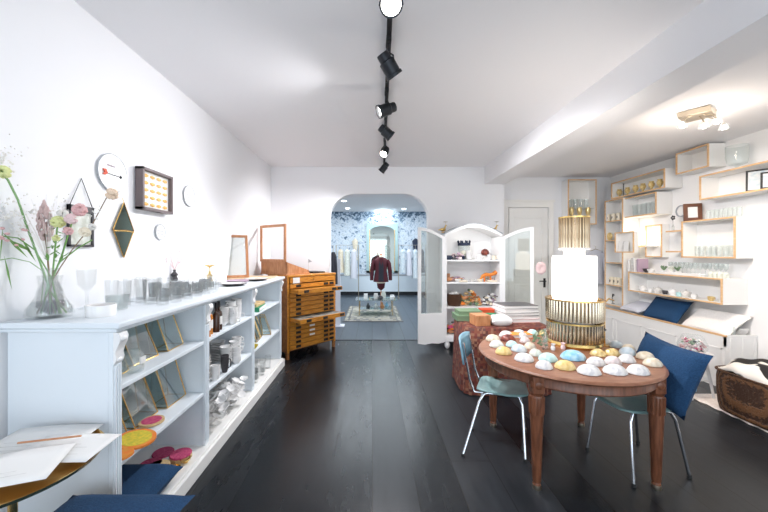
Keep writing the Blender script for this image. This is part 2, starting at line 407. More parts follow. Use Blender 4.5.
def stem_glass_bm(r=.03, h=.16):
    return lathe(nb(), [(0,0),(r,0),(r*.9,.004),(.004,.01),(.004,h*.45),(r*.7,h*.55),(r,h*.8),(r*.9,h),(r*.85,h),(r*.9,h*.8),(r*.6,h*.58),(0,h*.5)], 14)
def bottle_bm(r=.03, h=.14): return lathe(nb(), [(0,0),(r,0),(r,h*.65),(r*.85,h*.74),(r*.35,h*.8),(r*.35,h),(0,h)], 16)
def cushion_bm(w, d, t, n=14):
    bm = nb(); top=[]; bot=[]
    for i in range(n+1):
        for side, L_ in ((1,top),(-1,bot)):
            row=[]
            for j in range(n+1):
                u=2*i/n-1; v=2*j/n-1
                px=1-.07*(1-u*u)*abs(v)**3; 
                x=u*w/2*(1-.10*(1-abs(v)**2)*abs(u)**4); y=v*d/2*(1-.10*(1-abs(u)**2)*abs(v)**4)
                z=side*t/2*((1-u**4)*(1-v**4))**.55
                row.append((x,y,z))
            L_.append(row)
    V={}
    def gv(p):
        k=tuple(round(c,6) for c in p)
        if k not in V: V[k]=bm.verts.new(p)
        return V[k]
    for L_ in (top,bot):
        for i in range(n):
            for j in range(n):
                q=[gv(L_[i][j]),gv(L_[i+1][j]),gv(L_[i+1][j+1]),gv(L_[i][j+1])]
                try: bm.faces.new(q)
                except ValueError: pass
    return bm
def place_bm(bm, loc, rot=(0,0,0), s=1):
    R = Euler(rot).to_matrix()
    for v in bm.verts: v.co = Vector(loc)+R@(v.co*s)
    return bm

# ---------- glass display boxes with brass edges (bays 1)
def display_box(loc, rz, label, sc=1, tilt=.35):
    t = thing('glass_display_box', label, 'display box', loc, rz, 'brass edged glass boxes in the near bay')
    w,h,d = .20*sc,.27*sc,.12*sc
    A=[(-w/2,-d/2,0),(w/2,-d/2,0),(w/2,d/2,0),(-w/2,d/2,0)]
    k=h*tilt
    B=[(-w/2,-d/2+k,h),(w/2,-d/2+k,h),(w/2,d/2+k*.2+.02,h),(-w/2,d/2+k*.2+.02,h)]
    bm=nb(); a=[bm.verts.new(p) for p in A]; b=[bm.verts.new(p) for p in B]
    bm.faces.new(a[::-1]); bm.faces.new(b)
    for i in range(4): bm.faces.new((a[i],a[(i+1)%4],b[(i+1)%4],b[i]))
    obj('glass_pane', bm, 'sheet_glass', t, smooth=False)
    bm=nb()
    for i in range(4):
        tube(bm,[A[i],A[(i+1)%4]],.004,5); tube(bm,[B[i],B[(i+1)%4]],.004,5); tube(bm,[A[i],B[i]],.004,5)
    obj('brass_edge', bm, 'brass', t)
    return t
F1 = PI/2
display_box((SX(.70),SY(.17),.925), F1+.15, 'brass edged glass box nearest the stile on the upper shelf of the near bay', .85)
display_box((SX(.62),SY(.44),.925), F1-.05, 'tall brass edged glass box leaning mid way along the upper near shelf', 1.05,.45)
display_box((SX(.66),SY(.72),.925), F1+.05, 'brass edged glass box beside the divider on the upper shelf of the near bay', .98)
display_box((SX(.60),SY(.20),.535), F1+.1, 'brass edged glass box on the middle shelf behind the orange placemat', 1.0)
display_box((SX(.58),SY(.47),.535), F1, 'brass edged glass box in the middle of the middle shelf of the near bay', 1.05,.4)
display_box((SX(.64),SY(.74),.535), F1, 'pale brass edged glass box beside the divider on the middle shelf', 1.1,.3)
for i,(f,l,z) in enumerate(((.82,.10,.92),(.85,.25,.92))):
    t = thing('glass_jar', ('squat clear glass jar at the near end of the upper shelf','squat clear glass jar with a white tag on the upper shelf')[i], 'jar', (SX(f),SY(l),z))
    obj('jar_body', lathe(nb(), [(0,0),(.045,0),(.05,.02),(.05,.09),(.035,.11),(.035,.125),(.031,.125),(.031,.11),(.046,.088),(.046,.02),(0,.008)],18), 'thick_glass', t)
    if i: obj('tag', box(nb(), .045,.055,-.02,.02,.05,.085), 'paper', t)
# placemats
def disc(name, label, cat, loc, r, m_in, m_out, th=.012, rot=(0,0,0), group=None):
    t = thing(name, label, cat, loc, 0, group); t.rotation_euler = rot
    obj('rim', lathe(nb(), [(r*.78,0),(r,0),(r,th),(r*.78,th),(r*.78,0)], 28), m_out, t)
    obj('centre', lathe(nb(), [(0,0),(r*.78,0),(r*.78,th*1.15),(0,th*1.15)], 28), m_in, t)
    return t
disc('coaster','orange round placemat with a yellow centre hanging off the middle shelf','placemat',(SX(.88),SY(.24),.535),.10,'yellow','orange',rot=(0,.12,0))
disc('coaster','small orange disc nearest the stile on the middle shelf','placemat',(SX(.93),SY(.10),.533),.055,'orange','orange')
disc('coaster','dark pink and brown woven disc behind the orange placemat','placemat',(SX(.62),SY(.095),.535),.055,'magenta','straw',.02)
disc('coaster','greenish round mat with a pink centre on the middle shelf','placemat',(SX(.80),SY(.44),.535),.07,'magenta','straw')
for i,(f,l,z,mi,mo,lb) in enumerate(((.55,.62,.12,'magenta','magenta','magenta round coaster stack at the back of the bottom shelf'),(.82,.74,.12,'magenta','straw','magenta round coaster stack nearest the divider on the bottom shelf'),
        (.42,.45,.12,'straw','straw','plain straw coaster stack behind the blue cushion'),(.68,.60,.12,'straw','magenta','straw coaster stack with a pink edge in front of the others'),(.30,.52,.12,'magenta','straw','pink coaster stack furthest back near the blue cushion'),(.50,.80,.12,'magenta','magenta','small magenta coaster stack against the divider'))):
    t = thing('coaster_stack', lb, 'coasters', (SX(f),SY(l),z), 0, 'woven coaster stacks in the near bay')
    for k in range(3 if i!=5 else 1): obj('coaster', lathe(nb(), [(0,k*.014),(.068,k*.014),(.072,k*.014+.006),(.068,k*.014+.0125),(0,k*.014+.0125)],24), mi if k==2 or i in (0,5) else mo, t)
for i,(f,l) in enumerate(((.93,.70),(.90,.60),)):
    t = obj('tealight_bowl', bowl_bm(.036,.03), 'gold'); tag(t, ('small golden bowl by the divider on the bottom shelf','small golden bowl next to the straw coasters on the bottom shelf')[i], 'bowl', loc=(SX(f),SY(l),.12))
t = thing('blue_cushion','dark navy cushion lying in the bottom of the near bay','cushion',(SX(.62),SY(.29),.20), .03)
obj('cushion_cover', cushion_bm(.50,.46,.15), 'navy_cloth', t)

# ---------- bay 2
def bottle(loc, label, m, h=.17, tagc=True, group='amber bottles on the middle bay'):
    t = thing('bottle', label, 'bottle', loc, 0, group)
    obj('bottle_body', bottle_bm(.028,h*.86), m, t)
    obj('cap', lathe(nb(), [(0,h*.80),(.014,h*.80),(.014,h),(0,h)],12), 'black_cap', t)
    if tagc: obj('paper_label', lathe(nb(), [(.0285,h*.2),(.0285,h*.48)],16), 'paper', t)
bl = y0s+.925
bottle((SX(.90),bl+.11,.92),'amber bottle with a white label nearest the stile','amber',.25)
bottle((SX(.86),bl+.19,.92),'amber bottle with a black cap behind the nearest one','amber',.25)
bottle((SX(.90),bl+.27,.92),'dark brown bottle beside the amber bottles','brown_bottle',.25,False)
bottle((SX(.87),bl+.35,.92),'dark brown bottle furthest from the stile','brown_bottle',.25)
def crumple(name, label, cat, loc, w, d, h, m, n=7, seed=0, group=None):
    rnd = random.Random(seed); t = thing(name, label, cat, loc, 0, group)
    for k in range(n):
        bm = nb(); r = rnd.uniform(.035,.055)
        lathe(bm, [(0,0),(r*.4,0),(r,r*.55),(r*.95,r*.6),(r*.35,.006),(0,.004)], 14, wob=.08, nw=rnd.choice((5,6,7)))
        place_bm(bm, (rnd.uniform(-w/2,w/2), rnd.uniform(-d/2,d/2), h*(k/n)), (rnd.uniform(-.6,.6),rnd.uniform(-.6,.6),rnd.uniform(0,6)))
        obj('ceramic_piece', bm, m, t)
    return t
def stack(name, label, cat, loc, kind, n, m, r=.06, dz=.018, group=None):
    t = thing(name, label, cat, loc, 0, group)
    for k in range(n):
        bm = {'bowl': lambda: bowl_bm(r,.045), 'cup': lambda: cup_bm(r,.07), 'plate': lambda: plate_bm(r,.016)}[kind]()
        place_bm(bm, (random.uniform(-.003,.003),random.uniform(-.003,.003),k*dz), (0,0,random.uniform(0,6)))
        obj(kind, bm, m, t)
    return t
G2='white crockery in the middle bay'
stack('bowl_stack','tall stack of white bowls beside the dark bottles','bowls',(SX(.80),bl+.50,.92),'bowl',7,'ceramic_white',.06,.022,G2)
stack('bowl_stack','stack of white bowls behind the bottles on the upper shelf','bowls',(SX(.50),bl+.45,.92),'bowl',7,'ceramic_white',.065,.024,G2)
stack('cup_stack','stack of white cups on the upper shelf in the middle of the middle bay','cups',(SX(.82),bl+.66,.92),'cup',4,'ceramic_white',.05,.045,G2)
stack('cup_stack','stack of white cups nearest the far divider on the upper shelf','cups',(SX(.80),bl+.82,.92),'cup',4,'ceramic_white',.05,.045,G2)
stack('bowl_stack','grey stoneware bowl stack nearest the stile on the middle shelf','bowls',(SX(.80),bl+.13,.53),'bowl',7,'ceramic_grey',.065,.026,G2)
stack('bowl_stack','second grey stoneware bowl stack from the stile on the middle shelf','bowls',(SX(.68),bl+.28,.53),'bowl',6,'ceramic_grey',.06,.026,G2)
t = obj('beaker', cup_bm(.04,.12,False), 'ceramic_white'); tag(t,'white beaker at the front of the middle shelf','beaker',loc=(SX(.93),bl+.22,.53))
t = obj('mug', cup_bm(.035,.15), 'dark_plate'); tag(t,'tall dark mug among the white crockery','mug',loc=(SX(.93),bl+.40,.53))
stack('bowl_stack','white bowl stack just beyond the dark mug','bowls',(SX(.82),bl+.55,.53),'bowl',7,'ceramic_white',.055,.024,G2)
stack('cup_stack','white cup stack on the middle shelf nearest the far divider','cups',(SX(.80),bl+.82,.53),'cup',4,'ceramic_white',.05,.045,G2)
stack('bowl_stack','white bowl stack between the cups on the middle shelf','bowls',(SX(.85),bl+.69,.53),'bowl',8,'ceramic_white',.05,.022,G2)
stack('bowl_stack','white bowl stack at the back of the middle shelf behind the beaker','bowls',(SX(.50),bl+.22,.53),'bowl',9,'ceramic_white',.06,.024,G2)
stack('plate_stack','white plate stack at the back of the middle shelf near the far divider','plates',(SX(.50),bl+.70,.53),'plate',12,'ceramic_white',.08,.016,G2)
stack('cup_stack','short stack of white cups between the dark bottles and the bowls','cups',(SX(.92),bl+.58,.92),'cup',3,'ceramic_white',.045,.045,G2)
stack('cup_stack','short stack of white cups right against the mug','cups',(SX(.94),bl+.64,.53),'cup',3,'ceramic_white',.042,.045,G2)
for i,(f,l,n,m) in enumerate(((.72,.18,9,'ceramic_grey'),(.80,.36,10,'ceramic_white'),(.78,.54,11,'ceramic_white'),(.80,.72,10,'ceramic_white'),(.62,.84,8,'ceramic_white'))):
    crumple('porcelain_pile',('loose heap of grey porcelain nearest the stile on the bottom shelf','heap of wavy white porcelain second from the stile on the bottom shelf','tallest heap of wavy white porcelain in the middle of the bottom shelf','heap of wavy white porcelain left of the divider on the bottom shelf','small heap of white porcelain touching the divider on the bottom shelf')[i],
            'porcelain',(SX(f),bl+l,.14),.20,.14,(.18,.22,.24,.2,.15)[i],m,n+6,i,'porcelain heaps on the bottom shelf')
# ---------- bay 3
b3 = y0s+1.925
t = thing('book','green covered box book on the upper shelf of the far bay','book',(SX(.74),b3+.35,.92),.1)
obj('cover', box(nb(),-.12,.12,-.17,.17,0,.05), 'green', t, bevel=.004); obj('page_block', box(nb(),-.115,.122,-.165,.165,.008,.042),'paper',t)
t = obj('linen_box', box(nb(),-.1,.1,-.15,.15,0,.035),'straw',bevel=.004); tag(t,'flat straw coloured box lying on the green book','box',loc=(SX(.74),b3+.36,.97))
t = obj('card_tag', box(nb(),-.004,.004,-.02,.02,0,.06),'paper'); tag(t,'small white card on the back panel above the green book','card',loc=(XL+.032,b3+.45,1.06))
for i,(f,l) in enumerate(((.6,.25),(.72,.45),(.66,.66),(.8,.8))):
    display_box((SX(f),SY(1.925+l),.535), F1+.1*i, ('glass box nearest the divider on the middle shelf of the far bay','second glass box from the divider in the far bay','third glass box from the divider in the far bay','glass box at the far end of the far bay')[i], .85)
t = obj('tealight_bowl', bowl_bm(.05,.04),'yellow'); tag(t,'little yellow bowl on the middle shelf of the far bay','bowl',loc=(SX(.93),b3+.12,.53))
for i,(f,l) in enumerate(((.9,.2),(.85,.32),(.9,.44),(.85,.56),(.9,.68),(.7,.25),(.7,.5))):
    o = obj('glass_tumbler', tumbler(.038,.16), 'clear_glass'); tag(o,'tall clear tumbler at the bottom of the far bay','glass','tumblers at the bottom of the far bay',(SX(f),b3+l,.12))

# ---------- on top of the shelf unit
ZT = ht
def flower_vase():
    t = thing('flower_vase','large clear glass vase holding an airy mixed wildflower bouquet','vase',(Xp(50,1.76),1.76,ZT))
    L_ = obj('vase_glass', lathe(nb(), [(0,0),(.085,0),(.10,.015),(.095,.05),(.06,.11),(.045,.17),(.052,.22),(.048,.22),(.041,.17),(.056,.11),(.09,.05),(.094,.018),(0,.01)],24), 'clear_glass', t)
    obj('water', lathe(nb(), [(0,.012),(.09,.02),(.088,.05),(.07,.085),(0,.085)],20), 'pane_glass', t)
    def L(px,py,dd=0): 
        d=min(1.76+dd, 1.775*F/(CX-px)); return Vector((Xp(px,d)-Xp(50,1.76), d-1.76, Zp(py,d)-ZT))
    def stem(name, pts, r, m): return obj(name, tube(nb(), pts, r, 6), m, t)
    base = [(-.04,0,.02),(-.02,.01,.16)]
    stem('stem',[(-.045,0,.02),L(48,285),L(40,262),L(28,230),L(18,200),L(8,180),L(1,172)],[.005]*7,'stem_green')
    stem('stem',[(.02,0,.02),L(50,285),L(60,268),L(72,250),L(92,225),L(108,195)],.0025,'stem_brown')
    stem('stem',[(.05,0,.02),L(52,280),L(55,250),L(58,220)],.004,'leaf')
    stem('stem',[(-.01,0,.02),L(50,285),L(47,250),L(45,230)],.004,'stem_brown')
    stem('stem',[(.0,0,.02),L(50,285),L(62,255),L(72,222)],.004,'leaf')
    stem('stem',[(.03,0,.02),L(47,285),L(60,262),L(78,248),L(92,240)],.003,'leaf')
    stem('stem',[(-.05,0,.02),L(44,272),L(30,262),L(12,258),L(0,260)],.002,'leaf')
    stem('stem',[(.06,0,.02),L(50,275),L(35,250),L(18,238),L(2,236)],.003,'leaf')
    stem('stem',[(-.07,0,.02),(.0,0,.14),(.02,0,.25)],.004,'stem_brown')
    stem('stem',[(.07,.02,.02),(.0,0,.14),(-.01,0,.25)],.004,'leaf')
    rnd = random.Random(3)
    def head(name,c,r,m,n=7,sz=.6):
        bm = nb()
        for k in range(n*3):
            a=rnd.uniform(0,2*PI); e=rnd.uniform(-1.2,1.4)
            ball(bm, Vector(c)+Vector((math.cos(a)*math.cos(e),math.sin(a)*math.cos(e),math.sin(e)))*r*.62, r*.36,1,1,.9,1)
        return obj(name,bm,m,t)
    head('rosebud',L(112,194),.035,'peach',12); head('carnation',L(80,210),.038,'rose',14); head('carnation',L(71,219,-.03),.032,'pale_pink',12); head('carnation',L(68,231,-.03),.025,'rose',10)
    head('daisy',L(92,227),.022,'seed_white',8); head('daisy',L(58,222,-.05),.035,'flower_yellow',14); head('daisy',L(63,214,.03),.03,'seed_white',12); head('daisy',L(85,232,-.02),.03,'ceramic_cream',12); head('daisy',L(56,238,-.04),.02,'flower_yellow',8)
    bm = nb()
    for k in range(150):
        f=rnd.random(); a=rnd.uniform(0,2*PI); r=.03*math.sin(PI*min(1,f*.9+.12))
        ball(bm, L(46-2*f,240-38*f)+Vector((math.cos(a)*r,math.sin(a)*r,0)), .007,1,1,2.2,1)
    obj('grass_plume',bm,'dusty_pink',t)
    bm = nb()
    for (cx_,cy_,rr,n) in ((3,158,16,60),(8,215,26,70),(25,215,22,50),(60,208,14,35),(95,214,6,12)):
        for k in range(n):
            p=L(cx_+rnd.gauss(0,rr*.5),cy_+rnd.gauss(0,rr*.5),rnd.uniform(-.06,.06)); ball(bm,p,rnd.uniform(.0025,.006),1,1,1,1)
    for k in range(26):
        p=L(rnd.uniform(0,60),rnd.uniform(190,225),rnd.uniform(-.05,.05)); tube(bm,[L(48,262),(L(48,262)+p)/2+Vector((0,0,.02)),p],.0008,3)
    obj('gypsophila',bm,'seed_white',t)['kind']='stuff'
    head('flower_head',L(3,172),.035,'flower_yellow',16)
    bm = nb()
    for k in range(34):
        u=rnd.random(); c=L(rnd.uniform(46,66),rnd.uniform(225,262),rnd.uniform(-.04,.04)); a=rnd.uniform(0,2*PI); d_=Vector((math.cos(a),math.sin(a)*.5,rnd.uniform(-.2,.9)))*rnd.uniform(.03,.06)
        s_=Vector((-math.sin(a),math.cos(a),0))*.008
        q=[bm.verts.new(c-s_*.3),bm.verts.new(c+d_*.5-s_),bm.verts.new(c+d_),bm.verts.new(c+d_*.5+s_)]; bm.faces.new(q)
    for (ax,ay,bx,by) in ((2,232,28,258),(10,240,32,252),(0,262,3,225),(4,255,12,290),(20,236,36,262)):
        a=L(ax,ay);b=L(bx,by);s_=Vector((0,.004,.008)); c=(a+b)/2
        bm.faces.new([bm.verts.new(a),bm.verts.new(c+s_),bm.verts.new(b),bm.verts.new(c-s_)])
    obj('leaves',bm,'leaf',t,smooth=False)
    bm=nb()
    for k in range(9): ball(bm,L(rnd.uniform(0,26),rnd.uniform(228,248),rnd.uniform(-.03,.03)),.009,1.6,1,.8,1)
    obj('petals',bm,'rose',t)['kind']='stuff'
flower_vase()
t = thing('glass_pitcher','tall clear blown glass vessel at the far left beside the flowers','vase',(-1.70,1.76,ZT)); 
obj('vessel', lathe(nb(), [(0,0),(.05,0),(.06,.06),(.05,.14),(.03,.20),(.04,.26),(.037,.26),(.026,.20),(.046,.14),(.056,.06),(0,.008)],20),'clear_glass',t)
t = thing('glass_pitcher','clear glass goblet behind the bouquet against the wall','vase',(-1.73,2.02,ZT)); 
obj('vessel', lathe(nb(), [(0,0),(.04,0),(.008,.02),(.008,.10),(.045,.15),(.05,.24),(.047,.24),(.04,.15),(0,.11)],20),'clear_glass',t)
t = obj('glass_bowl', lathe(nb(),wall_profile(.05,.06,.085,.005),22),'thick_glass'); tag(t,'straight glass bowl just right of the flower vase','bowl',loc=(-1.53,2.0,ZT))
t = thing('candle_bowl','low white glass bowl with a pale rim near the front corner','bowl',(Xp(98,1.78),1.80,ZT))
obj('bowl_glass', lathe(nb(),wall_profile(.066,.07,.062,.006),26),'ceramic_white',t); obj('wax', lathe(nb(),[(0,.05),(.062,.05)],20),'shell_pink',t)
TG='clear tumblers on top of the white shelf unit'
rnd = random.Random(5); k=0
for row,xx in enumerate((-1.36,-1.46,-1.57,-1.69)):
    yy = 2.02+.05*row
    while yy < 3.12:
        if not (row==3 and 2.7<yy<2.85) and not (row in (0,1) and yy<2.1) and not (row==0 and yy>2.9):
            s=(.035,.032,.038)[(k//3)%3]; hh=(.085,.11,.13)[(row+k//4)%3]
            o = obj('glass_tumbler', tumbler(s*1.2,hh*1.25), 'clear_glass'); tag(o,'clear glass tumbler in the rows on top of the white shelf unit','glass',TG,(xx+rnd.uniform(-.01,.01),yy,ZT)); k+=1
        yy += .14
def bud_vase(loc,label,m,fm,kind):
    t = thing('bud_vase',label,'vase',loc)
    obj('vase_body', lathe(nb(),[(0,0),(.025,0),(.03,.02),(.02,.045),(.032,.06),(.018,.075),(.010,.09),(.014,.105),(0,.105)],18),m,t)
    bm=nb(); r2=random.Random(11)
    if kind=='cloud':
        for k in range(26):
            a=r2.uniform(0,2*PI); s=r2.uniform(.02,.085); p=Vector((math.cos(a)*s,math.sin(a)*s,.17+r2.uniform(0,.11)))
            tube(bm,[(0,0,.10),(p.x*.4,p.y*.4,.15),p],.0009,3); 
            for q in range(3): ball(bm,p+Vector((r2.uniform(-.012,.012),r2.uniform(-.012,.012),r2.uniform(-.012,.012))),.004,1,1,1,1)
    else:
        tube(bm,[(0,0,.1),(0,0,.15)],.004,5)
        for k in range(8):
            a=k*PI/4; tube(bm,[(0,0,.14),(math.cos(a)*.03,math.sin(a)*.03,.165),(math.cos(a)*.05,math.sin(a)*.05,.16)],[.004,.008,.002],6)
    obj('bloom',bm,fm,t)
bud_vase((Xp(171,3.0)+.02,3.02,ZT+.08),'dark stacked bud vase holding a cloud of pale pink blossom','dark_plate','pale_pink','cloud')
t = obj('glass_plinth', lathe(nb(),[(0,0),(.035,0),(.035,.08),(0,.08)],16),'thick_glass'); tag(t,'clear glass block under the dark bud vase','glass',loc=(Xp(171,3.0)+.02,3.02,ZT))
bud_vase((-1.60,3.28,ZT+.05),'little golden palm shaped candle holder among the tumblers','gold','gold','palm')
t = obj('glass_plinth', lathe(nb(),[(0,0),(.04,0),(.04,.05),(0,.05)],16),'thick_glass'); tag(t,'clear glass block under the golden palm holder','glass',loc=(-1.60,3.28,ZT))
# plates
def plate(loc,label,r,m,n=1,cat='plate'):
    t = thing('plate',label,cat,loc)
    for k in range(n): obj('plate_body', place_bm(plate_bm(r,.022),(0,0,.008*k)), m, t)
    return t
p_=plate((-1.42,3.42,ZT),'shallow dark plate with a white inside at the front edge of the worktop',.13,'dark_plate'); obj('glaze',lathe(nb(),[(0,.01),(.08,.01),(.122,.0265),(.122,.0275),(.08,.012),(0,.012)],28),'ceramic_white',p_)
plate((-1.50,3.72,ZT),'mauve plate stacked between the two dark plates',.12,'mauve',2)
p_=plate((-1.40,4.02,ZT),'shallow dark plate nearest the wooden board',.14,'dark_plate'); obj('glaze',lathe(nb(),[(0,.01),(.085,.01),(.132,.0265),(.132,.0275),(.085,.012),(0,.012)],28),'ceramic_white',p_)
plate((-1.66,3.55,ZT),'small pale plate against the wall behind the dark plate',.10,'ceramic_white',2)
t = obj('wooden_board', box(nb(),-.24,.24,-.26,.26,0,.018),'pale_wood',bevel=.004); tag(t,'pale wooden board lying at the far end of the worktop','board',loc=(-1.55,4.36,ZT))
# leaning copper framed mirror
def picture_frame(name,label,cat,loc,rot,w,h,bw,th,mf,mg,glassname='mirror_pane'):
    t = thing(name,label,cat,loc); t.rotation_euler = rot
    bm=nb(); box(bm,-w/2,w/2,-th/2,th/2,0,bw); box(bm,-w/2,w/2,-th/2,th/2,h-bw,h); box(bm,-w/2,-w/2+bw,-th/2,th/2,bw,h-bw); box(bm,w/2-bw,w/2,-th/2,th/2,bw,h-bw)
    obj('frame',bm,mf,t,bevel=.003)
    obj(glassname, box(nb(),-w/2+bw,w/2-bw,-.004,.004,bw,h-bw),mg,t,smooth=False)
    return t
picture_frame('framed_mirror','leaning copper edged frame with glass on the wooden board','frame',(Xp(235,4.3),4.22,ZT+.018),(-.22,0,math.radians(30)),.40,.56,.03,.03,'copper_wood','pane_glass')

# ---------- wall decorations, left
def wy(px): return (CX-px)  # helper
def walld(px, x=XL): return x*F/(px-CX)
def wall_plate(label,px,py,r,arrow):
    d=walld(px); t=thing('wall_plate',label,'plate',(XL,d,Zp(py,d))); t.rotation_euler=(0,PI/2,0)
    obj('plate_body', lathe(nb(),[(0,.004),(r*.65,.004),(r,.012),(r,.015),(r*.68,.010),(0,.010)],40),'ceramic_white',t)
    obj('rim_line', lathe(nb(),[(r-.002,.010),(r+.002,.013),(r-.001,.017),(r-.003,.014)],40),'glint_cloth',t)
    bm=nb()
    if arrow:
        # local: x axis points down, y along depth
        tube(bm,[(.01,-.06,.014),(.015,.075,.014)],.0022,5); prism(bm,[(.0,.07),(.015,.088),(.028,.07)],.012,.016,'z')
        obj('arrow_shaft',bm,'dark_metal',t)
        bm=nb(); prism(bm,[(-.012,-.088),(.008,-.075),(.026,-.09),(.026,-.062),(.010,-.048),(-.014,-.062)],.012,.018,'z'); obj('arrow_fletching',bm,'red',t)
        bm=nb(); tube(bm,[(-.04,-.05+.006*k,.013) if k%2 else (-.052,-.05+.006*k,.013) for k in range(13)],.0014,4); obj('script',bm,'mauve',t)
    else:
        for q in (-.01,.015): tube(bm,[(q,-.6*r,.013),(q+.005,.6*r,.013)],.0015,4)
        obj('script',bm,'glint_cloth',t)
wall_plate('large white wall plate painted with a red feathered arrow',111,173,.13,True)
wall_plate('white wall plate with thin dark lines right of the dark framed picture',188,196,.10,False)
wall_plate('small white wall plate below the dark framed picture',159,232,.065,False)
t=thing('box_frame','dark deep framed picture of rows of golden shapes on the left wall','picture',(XL+.065,2.745,2.095)); t.rotation_euler=(0,0,-PI/2)
w2,h2=.195,.165
bm=nb(); 
for (a,b,c,d) in ((-w2,w2,-h2,-h2+.022),(-w2,w2,h2-.022,h2),(-w2,-w2+.022,-h2,h2),(w2-.022,w2,-h2,h2)): box(bm,a,b,-.062,.0,c,d)
t.rotation_euler=(0,0,PI/2)
bmx=bm
obj('frame',bmx,'taupe',t,bevel=.003)
obj('backing', box(nb(),-w2+.02,w2-.02,-.03,-.02,-h2+.02,h2-.02),'paper',t,smooth=False)
for r in range(5):
    for c in range(4):
        bm=nb(); ball(bm,(-.12+.08*c,-.034,-.115+.056*r),.019,1.8,.3,.8,1); obj('golden_shape',bm,'gold_paint',t)
# orientation: local -y must face the room (+X world)
t.location=(XL+.004,2.745,2.095)
t.rotation_euler=(0,0,PI/2)
# diamond mirror
d=walld(122); t=thing('diamond_mirror','narrow diamond shaped brass edged mirror hanging on the left wall','mirror',(XL,d,Zp(230,d)))
a,b=.10,.20
bm=prism(nb(),[(0,-b),(a,0),(0,b),(-a,0)],.006,.014,'x'); obj('mirror_pane',bm,'mirror_dark',t,smooth=False)
bm=nb(); P_=[(.014,0,-b),(.014,a,0),(.014,0,b),(.014,-a,0),(.014,0,-b)]
for p,q in zip(P_,P_[1:]): tube(bm,[p,q],.004,6)
tube(bm,[(.016,-a*.95,-.01),(.03,0,-.005),(.016,a*.95,-.01)],.006,6); tube(bm,[(.014,0,b),(.004,0,b+.03)],.002,5)
obj('brass_edge',bm,'brass',t)
# string hung picture
d=walld(79); t=thing('hanging_picture','small dark glass picture hanging from a string behind the flowers','picture',(XL,d,0))
zt=Zp(178,d); z1=Zp(206,d); z0=Zp(247,d)
bm=nb(); tube(bm,[(.012,-.075,z1),(.006,.01,zt),(.012,.085,z1)],.0025,5); obj('string',bm,'black_metal',t)
bm=nb(); 
for (p,q,r,s) in ((-.09,.09,z1-.04,z1),(-.09,.09,z0,z0+.015),(-.09,-.075,z0,z1),(.075,.09,z0,z1)): box(bm,.004,.02,p,q,r,s)
obj('frame',bm,'dark_plate',t,bevel=.002); obj('pane',box(nb(),.006,.01,-.075,.075,z0+.01,z1-.03),'shell_greige',t,smooth=False)

# ------------------------------------------------------------------ plan chest
A0=Vector((-1.255,4.92,0)); rzc=math.atan2(.747,.666); WC,DC,HC=.95,.52,1.25
ch=thing('plan_chest','orange brown oak plan chest with many shallow drawers at the back left','plan chest',A0,rzc)
bm=nb(); box(bm,0,.035,0,DC,.10,HC-.03); box(bm,WC-.035,WC,0,DC,.10,HC-.03); box(bm,.035,WC-.035,DC-.02,DC,.10,HC-.03); box(bm,0.035,WC-.035,.03,DC-.02,.11,.13)
obj('carcass',bm,'oak_dark',ch,bevel=.003)
obj('chest_top',box(nb(),-.01,WC+.01,-.015,DC,HC-.03,HC),'oak',ch,bevel=.005)
for (x,y) in ((.02,.02),(WC-.02,.02),(.02,DC-.03),(WC-.02,DC-.03)): obj('leg',box(nb(),x-.02,x+.02,y-.02,y+.02,0,.10),'oak_dark',ch)
obj('front_stile',box(nb(),0,.035,-.006,0,.10,HC-.03),'oak',ch); obj('front_stile',box(nb(),WC-.035,WC,-.006,0,.10,HC-.03),'oak',ch)
nz=14; z=.135; top=HC-.13; hh=(top-z)/nz
def drawer(z0,h,out=0,top=False,k=0,content=None):
    d=obj('drawer',box(nb(),.04,WC-.04,-.02,.0,z0+.004,z0+h-.003),'oak',ch,bevel=.002)
    d.location=(0,-out,0)
    if out:
        bm=nb(); box(bm,.05,WC-.05,0,.42,z0+.006,z0+.012); box(bm,.05,.06,0,.42,z0+.012,z0+h-.01); box(bm,WC-.06,WC-.05,0,.42,z0+.012,z0+h-.01)
        obj('drawer_tray',bm,'oak',d)
        obj('drawer_contents',box(nb(),.065,WC-.065,.006,.41,z0+.013,z0+h-.012),content,d,smooth=False)
    if top:
        obj('keyhole',lathe(nb(),[(0,0),(.012,0),(.012,.006),(0,.006)],12),'dark_metal',d).location=(WC/2,-.024,z0+h*.5)
        obj('paper_card',box(nb(),.09,.21,-.024,-.02,z0+.0,z0+h),'paper',d); return
    for x in (.19,.50 if k in (5,6) else WC-.22,WC-.10):
        bm=nb(); tube(bm,[(x-.035,-.02,z0+h*.6),(x-.033,-.036,z0+h*.45),(x+.033,-.036,z0+h*.45),(x+.035,-.02,z0+h*.6)],.006,6); box(bm,x-.045,x+.045,-.023,-.02,z0+h*.25,z0+h*.8)
        obj('pull',bm,'black_metal',d)
    if k in (2,3,4,5): obj('label_card',box(nb(),.40,.50,-.024,-.02,z0+h*.3,z0+h*.7),'paper',d)
for k in range(nz):
    drawer(z+k*hh,hh,.26 if k==6 else (.20 if k==12 else 0),False,k,'persian' if k==6 else 'oak')
drawer(top+.01,HC-.035-top-.01,0,True)
